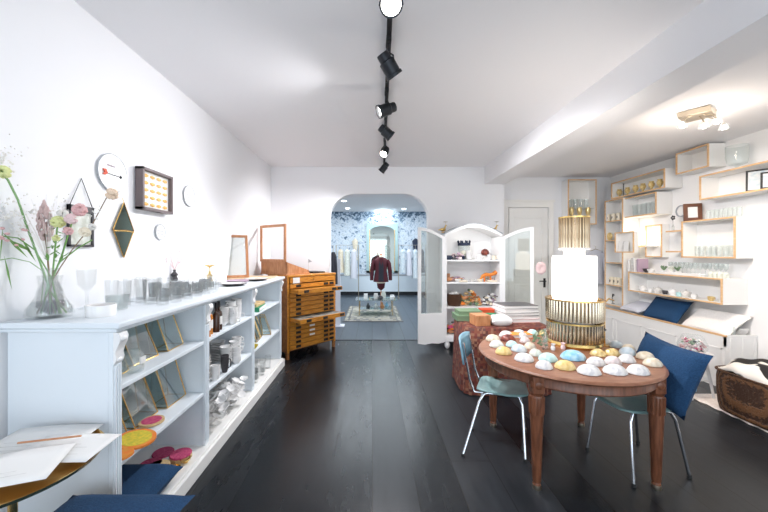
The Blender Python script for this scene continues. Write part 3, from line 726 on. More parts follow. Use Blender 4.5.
# sloping display case with glass lid, on chest
cs=thing('display_case','sloping wooden display case with its framed glass lid propped open','display case',A0+Matrix.Rotation(rzc,3,'Z')@Vector((.02,.045,HC)),rzc+.12)
bm=nb(); w_,l_=.46,.60
def slope_box(bm,x0,x1,y0,y1,za,zb,zlo=0):
    vs=[bm.verts.new(p) for p in ((x0,y0,zlo),(x1,y0,zlo),(x1,y1,zlo),(x0,y1,zlo),(x0,y0,za),(x1,y0,zb),(x1,y1,zb),(x0,y1,za))]
    for f in ((3,2,1,0),(4,5,6,7),(0,1,5,4),(1,2,6,5),(2,3,7,6),(3,0,4,7)): bm.faces.new([vs[i] for i in f])
slope_box(bm,0,w_,0,.02,.20,.06); slope_box(bm,0,w_,l_-.02,l_,.20,.06); box(bm,0,.02,0,l_,0,.20); box(bm,w_-.02,w_,0,l_,0,.06); box(bm,.02,w_-.02,.02,l_-.02,0,.02); box(bm,-.01,w_+.01,-.008,l_+.005,0,.022)
obj('case_body',bm,'copper_wood',cs,bevel=.002)
obj('lining',box(nb(),.022,w_-.022,.022,l_-.022,.02,.05),'pale_pink',cs,smooth=False)
bm=nb(); lh=.57
for (a,b,c,d) in ((0,l_,0,.04),(0,l_,lh-.04,lh),(0,.04,.04,lh-.04),(l_-.04,l_,.04,lh-.04)): box(bm,-.022,0.0,a,b,.20+c,.20+d)
lid=obj('lid_frame',bm,'copper_wood',cs,bevel=.002); obj('lid_glass',box(nb(),-.012,-.008,.04,l_-.04,.24,.20+lh-.04),'clear_glass',lid,smooth=False)
t=thing('wire_stand','tiny white paper flag on a thin wire on top of the plan chest','ornament',A0+Matrix.Rotation(rzc,3,'Z')@Vector((.62,.30,HC)))
bm=nb(); tube(bm,[(0,0,0),(0,0,.22)],.002,5); lathe(bm,[(0,0),(.03,0),(.03,.006),(0,.006)],16); obj('wire',bm,'nickel',t)
bm=nb(); prism(bm,[(0,.17),(.06,.19),(.0,.235)],-.002,.002,'y'); obj('flag',bm,'glint_cloth',t)
t=obj('black_tray',box(nb(),-.13,.13,-.15,.15,0,.02),'black_metal',bevel=.003); tag(t,'flat black tray on the plan chest beside the display case','tray',loc=A0+Matrix.Rotation(rzc,3,'Z')@Vector((.74,.32,HC)),rot=(0,0,rzc))

# ------------------------------------------------------------------ armoire
AX0,AX1,AY=1.200,2.143,5.50; AW=AX1-AX0; AD=.44
am=thing('armoire','white arched armoire with both glazed doors swung open','armoire',(AX0,AY,0))
def archz(x): return 1.85+.16*math.sin(PI*max(0,min(1,x/AW)))
obj('side_panel',box(nb(),0,.035,0,AD,.14,1.85),'white_lacquer',am); obj('side_panel',box(nb(),AW-.035,AW,0,AD,.14,1.85),'white_lacquer',am)
pts=[(x*AW/16,archz(x*AW/16)) for x in range(17)]
obj('back_panel',prism(nb(),[(0,.14)]+[(AW,.14)]+pts[::-1],AD-.015,AD),'white_lacquer',am)
bm=nb(); prism(bm,[(p[0],p[1]) for p in pts]+[(p[0],p[1]+.045) for p in pts[::-1]],-.03,AD); obj('arched_top',bm,'glint_cloth' if 0 else 'white_lacquer',am)
bm=nb(); prism(bm,[(p[0]-.0,p[1]+.046) for p in pts]+[(p[0],p[1]+.062) for p in pts[::-1]],-.045,AD); obj('cornice',bm,'glint_cloth',am)
for z in (1.47,1.10,.69,.22): obj('shelf',box(nb(),.035,AW-.035,.0,AD-.015,z-.025,z),'white_lacquer',am,bevel=.002)
obj('base_rail',box(nb(),0,AW,-.005,.02,.12,.20),'white_lacquer',am,bevel=.003)
for (x,y) in ((.05,.04),(AW-.05,.04),(.05,AD-.05),(AW-.05,AD-.05)): obj('foot',lathe(nb(),[(0,0),(.02,0),(.04,.03),(.045,.07),(.03,.105),(.03,.12),(0,.12)],16,(x,y,0)),'white_lacquer',am)
def adoor(side):
    hx=0 if side<0 else AW; w=AW/2; piv=(hx,-.01,0)
    d=obj('door',nb(),'white_lacquer',am) if False else None
    def tz(s): return 1.84+.16*math.sin(PI/2*s/w)
    N=10; ss=[w*i/N for i in range(N+1)]
    bm=nb(); f=.05
    prism(bm,[(0,.12),(w*.25,.10),(w*.5,.115),(w*.75,.10),(w,.12),(w,.60),(0,.60)],-.015,.015)
    prism(bm,[(0,.60),(f,.60),(f,tz(f)),(0,tz(0))],-.015,.015); prism(bm,[(w-f,.60),(w,.60),(w,tz(w)),(w-f,tz(w-f))],-.015,.015)
    prism(bm,[(s,tz(s)) for s in ss]+[(s,tz(s)-.05) for s in ss[::-1]],-.016,.016)
    for v in bm.verts: v.co.x*= (1 if side<0 else -1)
    d=obj('door',bm,'white_lacquer',am)
    bm=nb(); prism(bm,[(f*.9,.59),(w-f*.9,.59)]+[(s,tz(s)-.04) for s in ss[::-1] if f*.8<s<w-f*.8],-.003,.003)
    for v in bm.verts: v.co.x*= (1 if side<0 else -1)
    obj('door_glass',bm,'door_glass',d,smooth=False)
    bm=nb(); s_=(1 if side<0 else -1); ball(bm,(s_*(w-.025),-.03,1.0),.014); tube(bm,[(s_*(w-.025),-.015,1.0),(s_*(w-.025),-.03,1.0)],.005,6)
    obj('knob',bm,'brass',d)
    bm=nb(); box(bm,min(s_*.08,s_*(w-.08)),max(s_*.08,s_*(w-.08)),-.019,-.015,.20,.52); obj('lower_panel',bm,'white_lacquer',d,bevel=.006)
    d.location=piv; d.rotation_euler=(0,0,-math.radians(166) if side<0 else math.radians(160))
    return d
adoor(-1); adoor(1)
# birds
def bird(loc,rz,label):
    t=thing('bird_ornament',label,'ornament',loc,rz)
    bm=nb(); ball(bm,(0,0,.055),.035,1.5,.8,.9); tube(bm,[(.03,0,.07),(.045,0,.11),(.055,0,.13)],[.018,.011,.014],8); tube(bm,[(.055,0,.132),(.08,0,.128)],[.008,.002],6); tube(bm,[(-.03,0,.06),(-.09,0,.045)],[.02,.008],6)
    obj('bird_body',bm,'gold',t)
    obj('stand',lathe(nb(),[(0,0),(.035,0),(.035,.008),(.006,.012),(.006,.03),(0,.03)],14),'brass',t)
    bm=nb(); tube(bm,[(.05,0,.14),(.05,0,.18)],.003,5); lathe(bm,[(0,.18),(.035,.185),(.04,.19),(0,.19)],12,(.05,0,0)); obj('candle_cup',bm,'nickel',t)
bird((AX0+.02,AY+.22,1.93),PI*.1,'golden bird candle holder on the left shoulder of the armoire')
bird((AX1-.05,AY+.22,1.93),0,'golden bird candle holder on the right shoulder of the armoire')
t=obj('pink_rosette',nb(),'pale_pink') if False else None
bm=nb(); 
for k in range(9): ball(bm,(math.cos(k*.7)*.045,-.01,math.sin(k*.7)*.06),.045,1,.35,1,2)
o=obj('paper_pompom',bm,'pale_pink'); tag(o,'pale pink paper pompom hanging on the right armoire door','pompom',loc=(Xp(540,5.36),5.34,Zp(268,5.36)))
# armoire contents
def AP(px,z,y=.2): return (Xp(px,AY+y),AY+y,z)
t=thing('crown_jar','glass jar with a dark crown shaped rim on the top armoire shelf','jar',AP(464,1.47,.30))
obj('jar_glass',lathe(nb(),[(0,0),(.09,0),(.10,.04),(.10,.26),(.095,.26),(.095,.04),(0,.01)],20),'thick_glass',t)
bm=nb(); lathe(bm,[(.102,.24),(.106,.24),(.106,.29),(.102,.29),(.102,.24)],20)
for k in range(8): a=k*PI/4; ball(bm,(.104*math.cos(a),.104*math.sin(a),.31),.016,1,1,1.6,1)
obj('crown_rim',bm,'dark_fabric',t)
obj('shell_filling',ball(nb(),(0,0,.09),.08,1,1,.9),'ceramic_cream',t)
stack('bowl_stack','stack of white bowls in the middle of the top armoire shelf','bowls',AP(469,1.47,.12),'bowl',6,'ceramic_white',.055,.022)
for i,(px,m,lb) in enumerate(((479,'ceramic_white','white cup right of the bowl stack in the armoire'),(484,'ceramic_grey','grey speckled cup on the top armoire shelf'),(489,'ceramic_white','white cup below the dark globe in the armoire'),(494,'ceramic_cream','cream cup on the top armoire shelf'),(499,'ceramic_white','white cup nearest the right side of the armoire'))):
    o=obj('cup',cup_bm(.032,.07 if i%2 else .085),m); tag(o,lb,'cup',loc=AP(px,1.47,.08))
o=obj('globe_ornament',ball(nb(),(0,0,.07),.07,1,1,.95),'shell_dark'); tag(o,'dark red globe behind the cups in the armoire','ornament',loc=AP(485,1.52,.3))
o=obj('globe_stand',box(nb(),-.05,.05,-.05,.05,0,.05),'ceramic_white'); tag(o,'white block under the dark globe','block',loc=AP(485,1.47,.3))
for i,(px,r,m,lb) in enumerate(((449,.05,'dark_fabric','navy rounded pouch at the left of the top armoire shelf'),(454,.035,'dark_plate','small dark bowl beside the navy pouch'),(460,.03,'shell_pink','small pink cup in front of the crown jar'))):
    bm=nb(); lathe(bm,[(0,0),(r*.7,0),(r,r*.6),(r*.8,r*1.4),(0,r*1.5)],14,sx=1.2); o=obj('pouch',bm,m); tag(o,lb,'ornament',loc=AP(px,1.47,.10))
# shelf 2
def toy():
    t=thing('animal_ornament','bright orange red animal ornament on the second armoire shelf','ornament',AP(488,1.10,.14))
    bm=nb(); tube(bm,[(-.13,0,.04),(-.09,0,.09),(-.03,0,.12),(.03,0,.11),(.09,0,.13),(.14,0,.16)],[.012,.028,.034,.028,.03,.036],10)
    tube(bm,[(-.06,0,.10),(-.07,-.03,0)],.012,6); tube(bm,[(.04,0,.10),(.04,-.03,0)],.012,6); tube(bm,[(-.06,0,.10),(-.05,.05,0)],.012,6); tube(bm,[(.04,0,.10),(.06,.05,0)],.012,6)
    tube(bm,[(.14,0,.16),(.18,0,.15)],[.03,.015],8)
    obj('body',bm,'orange',t)
toy()
o=obj('wooden_duck',place_bm(tube(nb(),[(-.06,0,.03),(0,0,.045),(.05,0,.04)],[.015,.04,.02],10),(0,0,0)),'copper_wood'); tag(o,'reddish brown wooden figure at the left of the second armoire shelf','ornament',loc=AP(449,1.10,.1))
o=obj('wooden_block',box(nb(),-.03,.03,-.03,.03,0,.13),'copper_wood',bevel=.008); tag(o,'upright brown block behind the wooden figure','ornament',loc=AP(448,1.10,.25))
for i,px in enumerate((458,465,472,480,497)):
    o=obj('bowl',bowl_bm((.06,.05,.05,.05,.055)[i],.045 if i<4 else .07),('ceramic_white','ceramic_grey','ceramic_grey','ceramic_cream','ceramic_cream')[i])
    tag(o,('white bowl right of the wooden figure in the armoire','grey bowl left of centre on the second armoire shelf','grey bowl at the centre of the second armoire shelf','cream bowl under the tail of the orange ornament','cream bowl at the right end of the second armoire shelf')[i],'bowl',loc=AP(px,1.10,.1 if i!=4 else .32))
for i,(px,w) in enumerate(((463,.07),(492,.08))):
    o=obj('cream_tray',box(nb(),-w,w,-.03,.03,0,.03),'ceramic_cream',bevel=.008); tag(o,('low cream tray in front of the grey bowls','low cream tray in front of the orange ornament')[i],'tray',loc=AP(px,1.10,.02 if i==0 else .03))
# shelf 3
t=thing('wicker_basket','dark woven basket filled with pale cloth on the third armoire shelf','basket',AP(454,.69,.16))
obj('basket_body',lathe(nb(),[(0,0),(.10,0),(.12,.08),(.115,.20),(.105,.20),(.11,.08),(0,.02)],20),'basket',t)
bm=nb(); 
for k in range(6): ball(bm,(math.cos(k)*.05,math.sin(k)*.05,.20+.01*(k%3)),.045,1,1,.7,1)
obj('cloth_filling',bm,'ceramic_grey',t)
def pile(name,label,cat,loc,w,h,mats,n,seed,rr=(.02,.035)):
    r_=random.Random(seed); t=thing(name,label,cat,loc)
    for q,m in enumerate(mats):
        bm=nb()
        for k in range(n//len(mats)):
            x=r_.uniform(-w/2,w/2); zz=r_.uniform(0,h*(1-abs(x)/(w/2)*.5)); r=r_.uniform(*rr); s=(r_.uniform(.7,1.6),r_.uniform(.7,1.3),r_.uniform(.5,1.1))
            ball(bm,(x,r_.uniform(-.08,.08),max(zz,r*s[2])),r,*s,1)
        obj('bundle',bm,m,t)['kind']='stuff'
pile('scarf_pile','heap of green and orange scarves on the third armoire shelf','scarves',AP(470,.69,.18),.30,.27,['sage','orange','straw','copper_wood'],84,1)
pile('patterned_pile','heap of black and white patterned pouches on the third armoire shelf','pouches',AP(492,.69,.18),.34,.21,['dark_plate','ceramic_white','ceramic_cream','mauve'],120,2,(.016,.03))
pile('trinket_pile','heap of pink and cream trinkets between the bowls and cups on the top armoire shelf','trinkets',AP(458,1.47,.18),.22,.12,['pale_pink','mauve','dark_fabric'],36,6,(.018,.03))
pile('soap_pile','pale heap behind the orange ornament on the second armoire shelf','trinkets',AP(492,1.10,.28),.26,.13,['ceramic_cream','pale_pink','ceramic_white'],48,7,(.02,.035))
pile('ribbon_pile','brown and rust heap at the left back of the second armoire shelf','trinkets',AP(457,1.10,.28),.22,.08,['copper_wood','mauve'],30,8,(.018,.03))
pile('leather_pile','heap of orange brown purses in the bottom of the armoire','purses',AP(456,.22,.16),.30,.22,['orange','copper_wood','dark_plate','magenta'],60,3,(.025,.045))

# ------------------------------------------------------------------ covered side table behind round table
st=thing('covered_side_table','low table draped to the floor in red brown patchwork cloth','table',(1.53,4.02,0))
sw,sd,sh=.49,.34,.76
obj('tabletop',box(nb(),-sw+.08,sw-.08,-sd+.08,sd-.08,sh-.04,sh-.01),'pale_wood',st)
for sx in (-1,1):
    for sy in (-1,1): obj('leg',box(nb(),sx*(sw-.12)-.02,sx*(sw-.12)+.02,sy*(sd-.12)-.02,sy*(sd-.12)+.02,0,sh-.04),'pale_wood',st)
o=obj('patchwork_cloth',nb(),'patchwork')
bm=bmesh.new(); rings=[]
NS=96
def rr(t,a,b,ex=.35):
    c,s=math.cos(t),math.sin(t); return (a*math.copysign(abs(c)**ex,c), b*math.copysign(abs(s)**ex,s))
for z_,f in ((sh,.0),(sh,.9),(sh-.005,1.0),(sh-.25,1.01),(sh-.5,1.02),(.012,1.04)):
    if f==0: rings.append([bm.verts.new((0,0,z_))]); continue
    row=[]
    for k in range(NS):
        tt=2*PI*k/NS; x,y=rr(tt,sw*f,sd*f); w=1+ (.018*math.sin(k*2*PI/6)*(sh-z_)/sh if f>1 else 0); row.append(bm.verts.new((x*w,y*w,z_)))
    rings.append(row)
for a,b in zip(rings,rings[1:]):
    for k in range(NS):
        k2=(k+1)%NS
        if len(a)==1: bm.faces.new((a[0],b[k],b[k2]))
        else: bm.faces.new((a[k],b[k],b[k2],a[k2]))
bm.to_mesh(o.data); bm.free(); o.data.shade_smooth()
tag(o,'red brown patchwork cloth draped over the low side table','tablecloth',loc=(1.53,4.02,0))
zt=sh+.001
def flatbox(name,label,cat,c,w,d,h,m,rz=0,page=None):
    t=thing(name,label,cat,c,rz)
    if page:
        obj('cover',box(nb(),-w/2,w/2,-d/2,d/2,0,.004),m,t); obj('cover',box(nb(),-w/2,w/2,-d/2,d/2,h-.004,h),m,t); obj('spine',box(nb(),-w/2,-w/2+.003,-d/2,d/2,.004,h-.004),'ceramic_white' if m=='dark_plate' else m,t); obj('pages',box(nb(),-w/2+.003,w/2-.004,-d/2+.004,d/2-.004,.003,h-.003),page,t)
    else:
        obj('box_body',box(nb(),-w/2,w/2,-d/2,d/2,0,h*.7),m,t,bevel=.003); obj('lid',box(nb(),-w/2-.003,w/2+.003,-d/2-.003,d/2+.003,h*.7,h),m,t,bevel=.003)
    return t
flatbox('gift_box','large sage green flat box at the back of the patchwork table','box',(1.19,4.16,zt),.32,.26,.07,'sage')
flatbox('gift_box','smaller sage green box stacked on the large green box','box',(1.20,4.16,zt+.07),.28,.22,.05,'sage')
flatbox('gift_box','terracotta box in front of the green boxes','box',(1.25,3.86,zt),.17,.18,.12,'copper_wood',.15)
flatbox('gift_box','emerald green box right of the sage boxes','box',(1.44,4.16,zt),.14,.20,.09,'green')
flatbox('gift_box','bright red box lying on the emerald green box','box',(1.43,4.16,zt+.09),.16,.12,.045,'red')
t=thing('wrapped_parcel','crumpled white tissue parcel on the patchwork table beside the terracotta box','parcel',(1.47,3.83,zt))
o=cushion_bm(.24,.20,.12); place_bm(o,(0,0,.055)); obj('tissue_paper',o,'ceramic_white',t)
# book stack on second low table
bz=zt
for i,(w,h,m,lb) in enumerate(((.52,.055,'rose','pinkish art book at the bottom of the big book pile'),(.50,.05,'ceramic_white','white art book second from the bottom of the big book pile'),(.50,.05,'dark_plate','dark covered art book in the middle of the big book pile'),(.49,.06,'ceramic_white','thick white art book second from the top of the big book pile'),(.48,.05,'dark_plate','dark edged art book on top of the big book pile'))):
    flatbox('art_book',lb,'book',(1.76,4.10,bz),w*.88,.30,h*.76,m,.10+.05*(i%2),'paper'); bz+=h*.76
# ------------------------------------------------------------------ round table
TX,TY,TR,TZ=1.52,2.66,.637,.80
rt=thing('round_table','round carved dark wooden table covered with painted shells','table',(TX,TY,0))
obj('tabletop',lathe(nb(),[(0,TZ-.035),(TR-.03,TZ-.035),(TR-.01,TZ-.028),(TR,TZ-.016),(TR-.008,TZ-.004),(TR-.02,TZ),(0,TZ)],72),'walnut_top',rt)
obj('apron',lathe(nb(),[(TR-.09,TZ-.105),(TR-.055,TZ-.105),(TR-.05,TZ-.098),(TR-.055,TZ-.09),(TR-.055,TZ-.036),(TR-.09,TZ-.036),(TR-.09,TZ-.105)],72),'walnut',rt)
for sx in (-1,1):
    for sy in (-1,1):
        lg=obj('leg',lathe(nb(),[(0,.0),(.022,0),(.026,.02),(.026,.035),(.022,.045),(.028,.06),(.036,.32),(.044,.54),(.046,.62),(.040,.635),(.046,.65),(0,.65)],20,(sx*.405,sy*.405,0)),'walnut',rt)
        bm=nb(); box(bm,sx*.405-.038,sx*.405+.038,sy*.405-.038,sy*.405+.038,.65,TZ-.036); obj('leg_block',bm,'walnut',lg,bevel=.005)
        bm=nb(); 
        for (dx,dy) in ((0,-.040),(0,.040),(-.040,0),(.040,0)): ball(bm,(sx*.405+dx,sy*.405+dy,.708),.028,1 if dx==0 else .25,1 if dy==0 else .25,1,2)
        obj('rosette',bm,'walnut',lg)
        bm=nb()
        for k in range(14):
            a=2*PI*k/14; tube(bm,[(sx*.405+.043*math.cos(a),sy*.405+.043*math.sin(a),.51),(sx*.405+.0455*math.cos(a),sy*.405+.0455*math.sin(a),.625)],.006,5)
        obj('fluting',bm,'walnut',lg)
        obj('foot_cap',lathe(nb(),[(0,0),(.027,0),(.029,.012),(.027,.03),(0,.03)],18,(sx*.405,sy*.405,.0)),'nickel',lg)

def shell_bm(r,h):
    bm=nb(); prof=[(0,0),(r*.92,0),(r,.005),(r*.96,h*.3),(r*.8,h*.62),(r*.55,h*.86),(r*.25,h*.98),(0,h)]
    seg=40; lathe(bm,prof,seg,sy=.86,wob=.035,nw=10); return bm
shells=[(489.5,338.5,.058,'shell_cream','cream shell at the left edge of the round table'),
(499,333,.058,'shell_white','white shell behind the cream one at the left edge'),
(512,331,.055,'shell_sky','pale shell in front of the orange book'),
(508,339,.062,'shell_dark','dark brown red shell, the only dark one on the table'),
(496.5,345,.056,'shell_greige','grey white shell between the cream shell and the yellow shell'),
(512,345,.045,'shell_aqua','small pale blue shell just in front of the dark shell'),
(503.5,352,.058,'shell_yellow','yellow shell at the front left of the table'),
(519,349.5,.055,'shell_sky','bluish white shell right of the yellow shell at the front left'),
(524,359,.062,'shell_white','white shell near the front rim right of the yellow shell'),
(522,336,.046,'shell_white','white shell behind the pink tinted shell'),
(525,341,.042,'shell_pink','pink tinted white shell in the middle of the left group'),
(530,347,.045,'shell_cream','long cream shell left of the little bottle'),
(532,333,.05,'shell_aqua','bright aqua shell behind the little bottle'),
(540,330,.045,'shell_yellow','pale yellow shell beside the golden rod lamp'),
(535.6,354,.045,'shell_greige','greenish grey shell at the foot of the little bottle'),
(548,359,.062,'shell_aqua','turquoise shell in the middle of the table front'),
(544,366.5,.052,'shell_white','small white shell in front of the turquoise shell'),
(566,367,.062,'shell_yellow','yellow shell at the middle of the front rim'),
(573,357,.082,'shell_blue','largest shell, bright blue and white, in the middle'),
(588,371.5,.066,'shell_white','white shell at the front right of the yellow shell'),
(596,363,.058,'shell_white','white shell behind another, right of the big blue shell'),
(615,371.5,.066,'shell_white','white shell at the front rim below the pinkish one'),
(613,362,.055,'shell_pink','pinkish white shell in front of the gold shells'),
(638,371.5,.064,'shell_white','white shell at the front rim furthest right'),
(627,360,.055,'shell_white','white shell in front of the overlapping pair on the right'),
(637,354,.058,'shell_sky','bluish white shell in the right group'),
(652,356,.055,'shell_cream','striped cream shell near the blue cushion'),
(654,364,.055,'shell_cream','cream shell at the right edge of the table'),
(641,348,.05,'shell_cream','cream shell furthest back in the right group'),
(621.6,343,.052,'shell_sky','grey blue shell standing alone behind the gold shells'),
(602,342,.045,'shell_white','pointed white shell right of the lamp foot'),
(598,354,.05,'shell_gold','flat gold shell nearest the big blue shell'),
(612,353.5,.05,'shell_gold','flat gold shell right of its gold neighbour')]
placed=[]
pos=[]
for (px,py,r,m,lb) in shells:
    dd=F*(H-TZ)/(py+1.5-CY); x=Xp(px,dd); pos.append([x,dd,r*1.12])
LX,LY=Xp(574,2.90),2.90
fixed=[(LX,LY,.22)]
for it in range(60):
    for i,a in enumerate(pos):
        for j,b in enumerate(pos):
            if j<=i: continue
            dx,dy=b[0]-a[0],b[1]-a[1]; L_=math.hypot(dx,dy) or .001; mn=(a[2]+b[2])*.97
            if L_<mn:
                k=(mn-L_)/2/L_; a[0]-=dx*k;a[1]-=dy*k;b[0]+=dx*k;b[1]+=dy*k
        for f in fixed:
            dx,dy=a[0]-f[0],a[1]-f[1]; L_=math.hypot(dx,dy)
            if L_<f[2]+a[2]: k=(f[2]+a[2]-L_)/L_; a[0]+=dx*k;a[1]+=dy*k
        dx,dy=a[0]-TX,a[1]-TY; L_=math.hypot(dx,dy); mx=TR-.02-a[2]
        if L_>mx: a[0]=TX+dx*mx/L_; a[1]=TY+dy*mx/L_
for (x,y,r),(px,py,r0,m,lb) in zip(pos,shells):
    o=obj('painted_shell',shell_bm(r*.97,.050+.3*(r-.05)),m); tag(o,lb,'shell','painted shells on the round table',(x,y,TZ),(0,0,random.uniform(-.6,.6)))
# little bottle with greenery
dd=F*(H-TZ)/(349-CY)
t=thing('glass_bottle','slim glass bottle with green sprigs among the shells','bottle',(Xp(545,dd),dd,TZ))
obj('bottle_body',lathe(nb(),[(0,0),(.022,0),(.025,.02),(.022,.08),(.011,.12),(.011,.17),(.009,.17),(.009,.12),(.019,.08),(0,.006)],14),'thick_glass',t)
bm=nb(); r_=random.Random(9)
for k in range(14):
    a=r_.uniform(0,6.28); p=Vector((math.cos(a)*.05-.04,math.sin(a)*.03,r_.uniform(.03,.12))); tube(bm,[(0,0,.16),p+Vector((.02,0,.04)),p],.0015,4); ball(bm,p,.011,1.4,.6,1,1)
obj('sprigs',bm,'sage',t)
for i,(px,py) in enumerate(((563,349),(553,350))):
    dd=F*(H-TZ)/(py-CY); o=obj('bud_cup',lathe(nb(),[(0,0),(.016,0),(.018,.02),(.011,.035),(.018,.05),(.015,.05),(0,.03)],12),('pale_pink','ceramic_white')[i]); tag(o,('tiny pink cup in front of the golden rod lamp','tiny white cup beside the pink cup')[i],'cup',loc=(Xp(px,dd),dd,TZ))
# orange book
t=flatbox('booklet','orange booklet at the back of the round table','book',(1.39,3.14,TZ),.20,.12,.035,'orange',.1,'paper')
# rod chandelier lamp
lp=thing('tiered_rod_lamp','tall tiered table lamp of golden glass rods with glowing white drum','lamp',(LX,LY,TZ))
def z_(py): return Zp(py,LY)-TZ
obj('base_ring',lathe(nb(),[(.15,0),(.205,0),(.212,.02),(.205,.04),(.15,.04),(.15,0)],40),'gold',lp)
obj('base_plate',lathe(nb(),[(0,.002),(.16,.002),(.16,.02),(0,.02)],30),'gold',lp)
tiers=[(.203,.04,z_(320),48),(.210,z_(320)+.01,z_(298),48),(.106,z_(249),z_(217),26)]
for ti,(r,a,b,n) in enumerate(tiers):
    rod0=None
    for k in range(n):
        an=2*PI*k/n
        if rod0 is None:
            rod0=obj('glass_rod',lathe(nb(),[(0,a),(.013,a+.004),(.013,b-.004),(0,b)],8),'gold_rod',lp); o=rod0
        else:
            o=rod0.copy(); C.objects.link(o); o.parent=lp
        o.location=(r*math.cos(an)-0,r*math.sin(an),0)
    obj('metal_band',lathe(nb(),[(r-.004,b-.012),(r+.016,b-.012),(r+.016,b),(r-.004,b),(r-.004,b-.012)],40),'gold' if ti!=1 else 'brass',lp)
obj('inner_core',lathe(nb(),[(0,.04),(.15,.04),(.15,z_(298)),(0,z_(298))],32),'ceramic_white',lp)
obj('inner_column',lathe(nb(),[(0,z_(256)),(.08,z_(256)),(.08,z_(218)),(0,z_(218))],24),'shade_glow',lp)
obj('lamp_shade',lathe(nb(),[(0,z_(299)),(.165,z_(299)),(.169,z_(297)),(.169,z_(258)),(.165,z_(256)),(0,z_(256))],48),'shade_glow',lp)
obj('neck_ring',lathe(nb(),[(0,z_(250)),(.12,z_(250)),(.12,z_(248)),(0,z_(248))],30),'ceramic_white',lp)
# brass stand beside lamp
t=thing('brass_arm_stand','slender brass arm stand with a small dish beside the rod lamp','stand',(1.985,2.84,TZ))
bm=nb(); tube(bm,[(0,0,0),(0,0,.38)],.005,8); lathe(bm,[(0,0),(.04,0),(.04,.008),(0,.01)],18); tube(bm,[(0,0,.37),(-.05,0,.39),(-.10,0,.37)],.006,8); tube(bm,[(0,0,.37),(.05,.02,.40),(.10,.03,.38)],.006,8)
obj('arm',bm,'brass',t)
bm=nb(); tube(bm,[(.0,0,.36),(-.035,0,.30),(-.03,0,.20),(0,0,.14)],.006,8); obj('hook',bm,'dark_metal',t)
obj('dish',lathe(nb(),[(0,.12),(.02,.12),(.04,.14),(.038,.142),(0,.125)],18,(-.03,0,0)),'dark_plate',t)

# ------------------------------------------------------------------ chairs
def chair(label,feet,seat,z=.46,oh=.22,lean=.115,bz=.84,back=True,backpts=None,ms='teal_seat',mb='blue_back'):
    # feet / seat given in order: near-back, far-back, far-front, near-front (world x,y)
    cx_=sum(p[0] for p in seat)/4; cy_=sum(p[1] for p in seat)/4
    t=thing('school_chair',label,'chair',(cx_,cy_,0)); o_=Vector((cx_,cy_,0))
    S=[Vector((p[0],p[1],z))-o_ for p in seat]; Fp=[Vector((p[0],p[1],0))-o_ for p in feet]
    bm=nb(); n=8; grid=[]
    for i in range(n+1):
        row=[]
        for j in range(n+1):
            u=i/n; v=j/n   # u back->front, v near->far
            p=(S[0]*(1-u)*(1-v)+S[1]*(1-u)*v+S[2]*u*v+S[3]*u*(1-v))
            ctr=sum(S,Vector())/4; e=max(0,abs(2*u-1)**6*abs(2*v-1)**6); p=p+(ctr-p)*.10*e
            p.z=z+.012*math.cos(PI*u*1.6)-.01*(1-(2*v-1)**2)-.02*max(0,u-.8)
            row.append(bm.verts.new(p))
        grid.append(row)
    for i in range(n):
        for j in range(n): bm.faces.new((grid[i][j],grid[i+1][j],grid[i+1][j+1],grid[i][j+1]))
    obj('seat',bm,ms,t,solid=.012)
    for side,(b,f) in ((0,(0,3)),(1,(1,2))):
        ctr=(S[b]+S[f])/2; k1=S[b]+(S[f]-S[b])*.12; k2=S[b]+(S[f]-S[b])*.86
        inn=(sum(S,Vector())/4-ctr)*.18; k1=k1+inn; k2=k2+inn; k1.z=k2.z=z-.025
        r=.011
        def bend(f0,k,kk): 
            d=(k-f0); return [f0,f0+d*.86,k+(kk-k)*.06-Vector((0,0,.008)),k+(kk-k)*.16]
        pa=bend(Fp[b]+Vector((0,0,.01)),k1,k2); pb=bend(Fp[f]+Vector((0,0,.01)),k2,k1)
        l1=obj('leg',tube(nb(),pa,r,10),'chrome',t); l2=obj('leg',tube(nb(),pb,r,10),'chrome',t)
        obj('seat_rail',tube(nb(),[pa[-1],pb[-1]],r,10),'chrome',t)
        for l,f0 in ((l1,Fp[b]),(l2,Fp[f])): obj('foot_cap',lathe(nb(),[(0,0),(.014,0),(.014,.022),(0,.022)],12,(f0.x,f0.y,0)),'rubber',l)
    bdir=((S[0]+S[1])/2-(S[2]+S[3])/2).normalized()
    T=[]
    for q in (0,1):
        a=S[q]*1.0; a=a+((S[1-q]-S[q])*.08); a.z=z-.02; m_=a+bdir*lean*.5+Vector((0,0,.10)); b_=a+bdir*lean; b_.z=bz
        obj('back_post',tube(nb(),[a-bdir*.06,a+bdir*.012,m_,b_],.010,10),'chrome',t); T.append((a,b_))
    bm=nb(); g=[]
    for i in range(9):
        u=i/8; row=[]
        for j in range(5):
            v=j/4; p=T[0][1]*(1-u)+T[1][1]*u; p=p+(T[0][1]-T[1][1])*(oh*(.5-u)*2); p=p+bdir*(.035*(1-(2*u-1)**2)-.01+.03*v); p.z=bz-.18+.215*v-.015*abs(2*u-1)**4*(1 if v>.5 else -1)
            row.append(bm.verts.new(p))
        g.append(row)
    for i in range(8):
        for j in range(4): bm.faces.new((g[i][j],g[i+1][j],g[i+1][j+1],g[i][j+1]))
    obj('backrest',bm,mb,t,solid=.012)
    return t
chair('teal and blue school chair with chrome legs at the left of the round table',
      [(.713,2.61),(.90,2.99),(1.36,2.96),(1.17,2.54)], [(.85,2.74),(1.0,3.05),(1.37,2.98),(1.25,2.64)],lean=.10)
chair('dark teal school chair carrying the big blue cushion at the right of the round table',
      [(2.25,2.36),(2.22,2.78),(1.74,2.69),(1.785,2.27)], [(2.20,2.34),(2.16,2.72),(1.73,2.70),(1.77,2.32)],.49,lean=.05,bz=.80)
t=thing('chair_cushion','large bright blue cushion standing on the right hand chair','cushion',(2.14,2.47,.70))
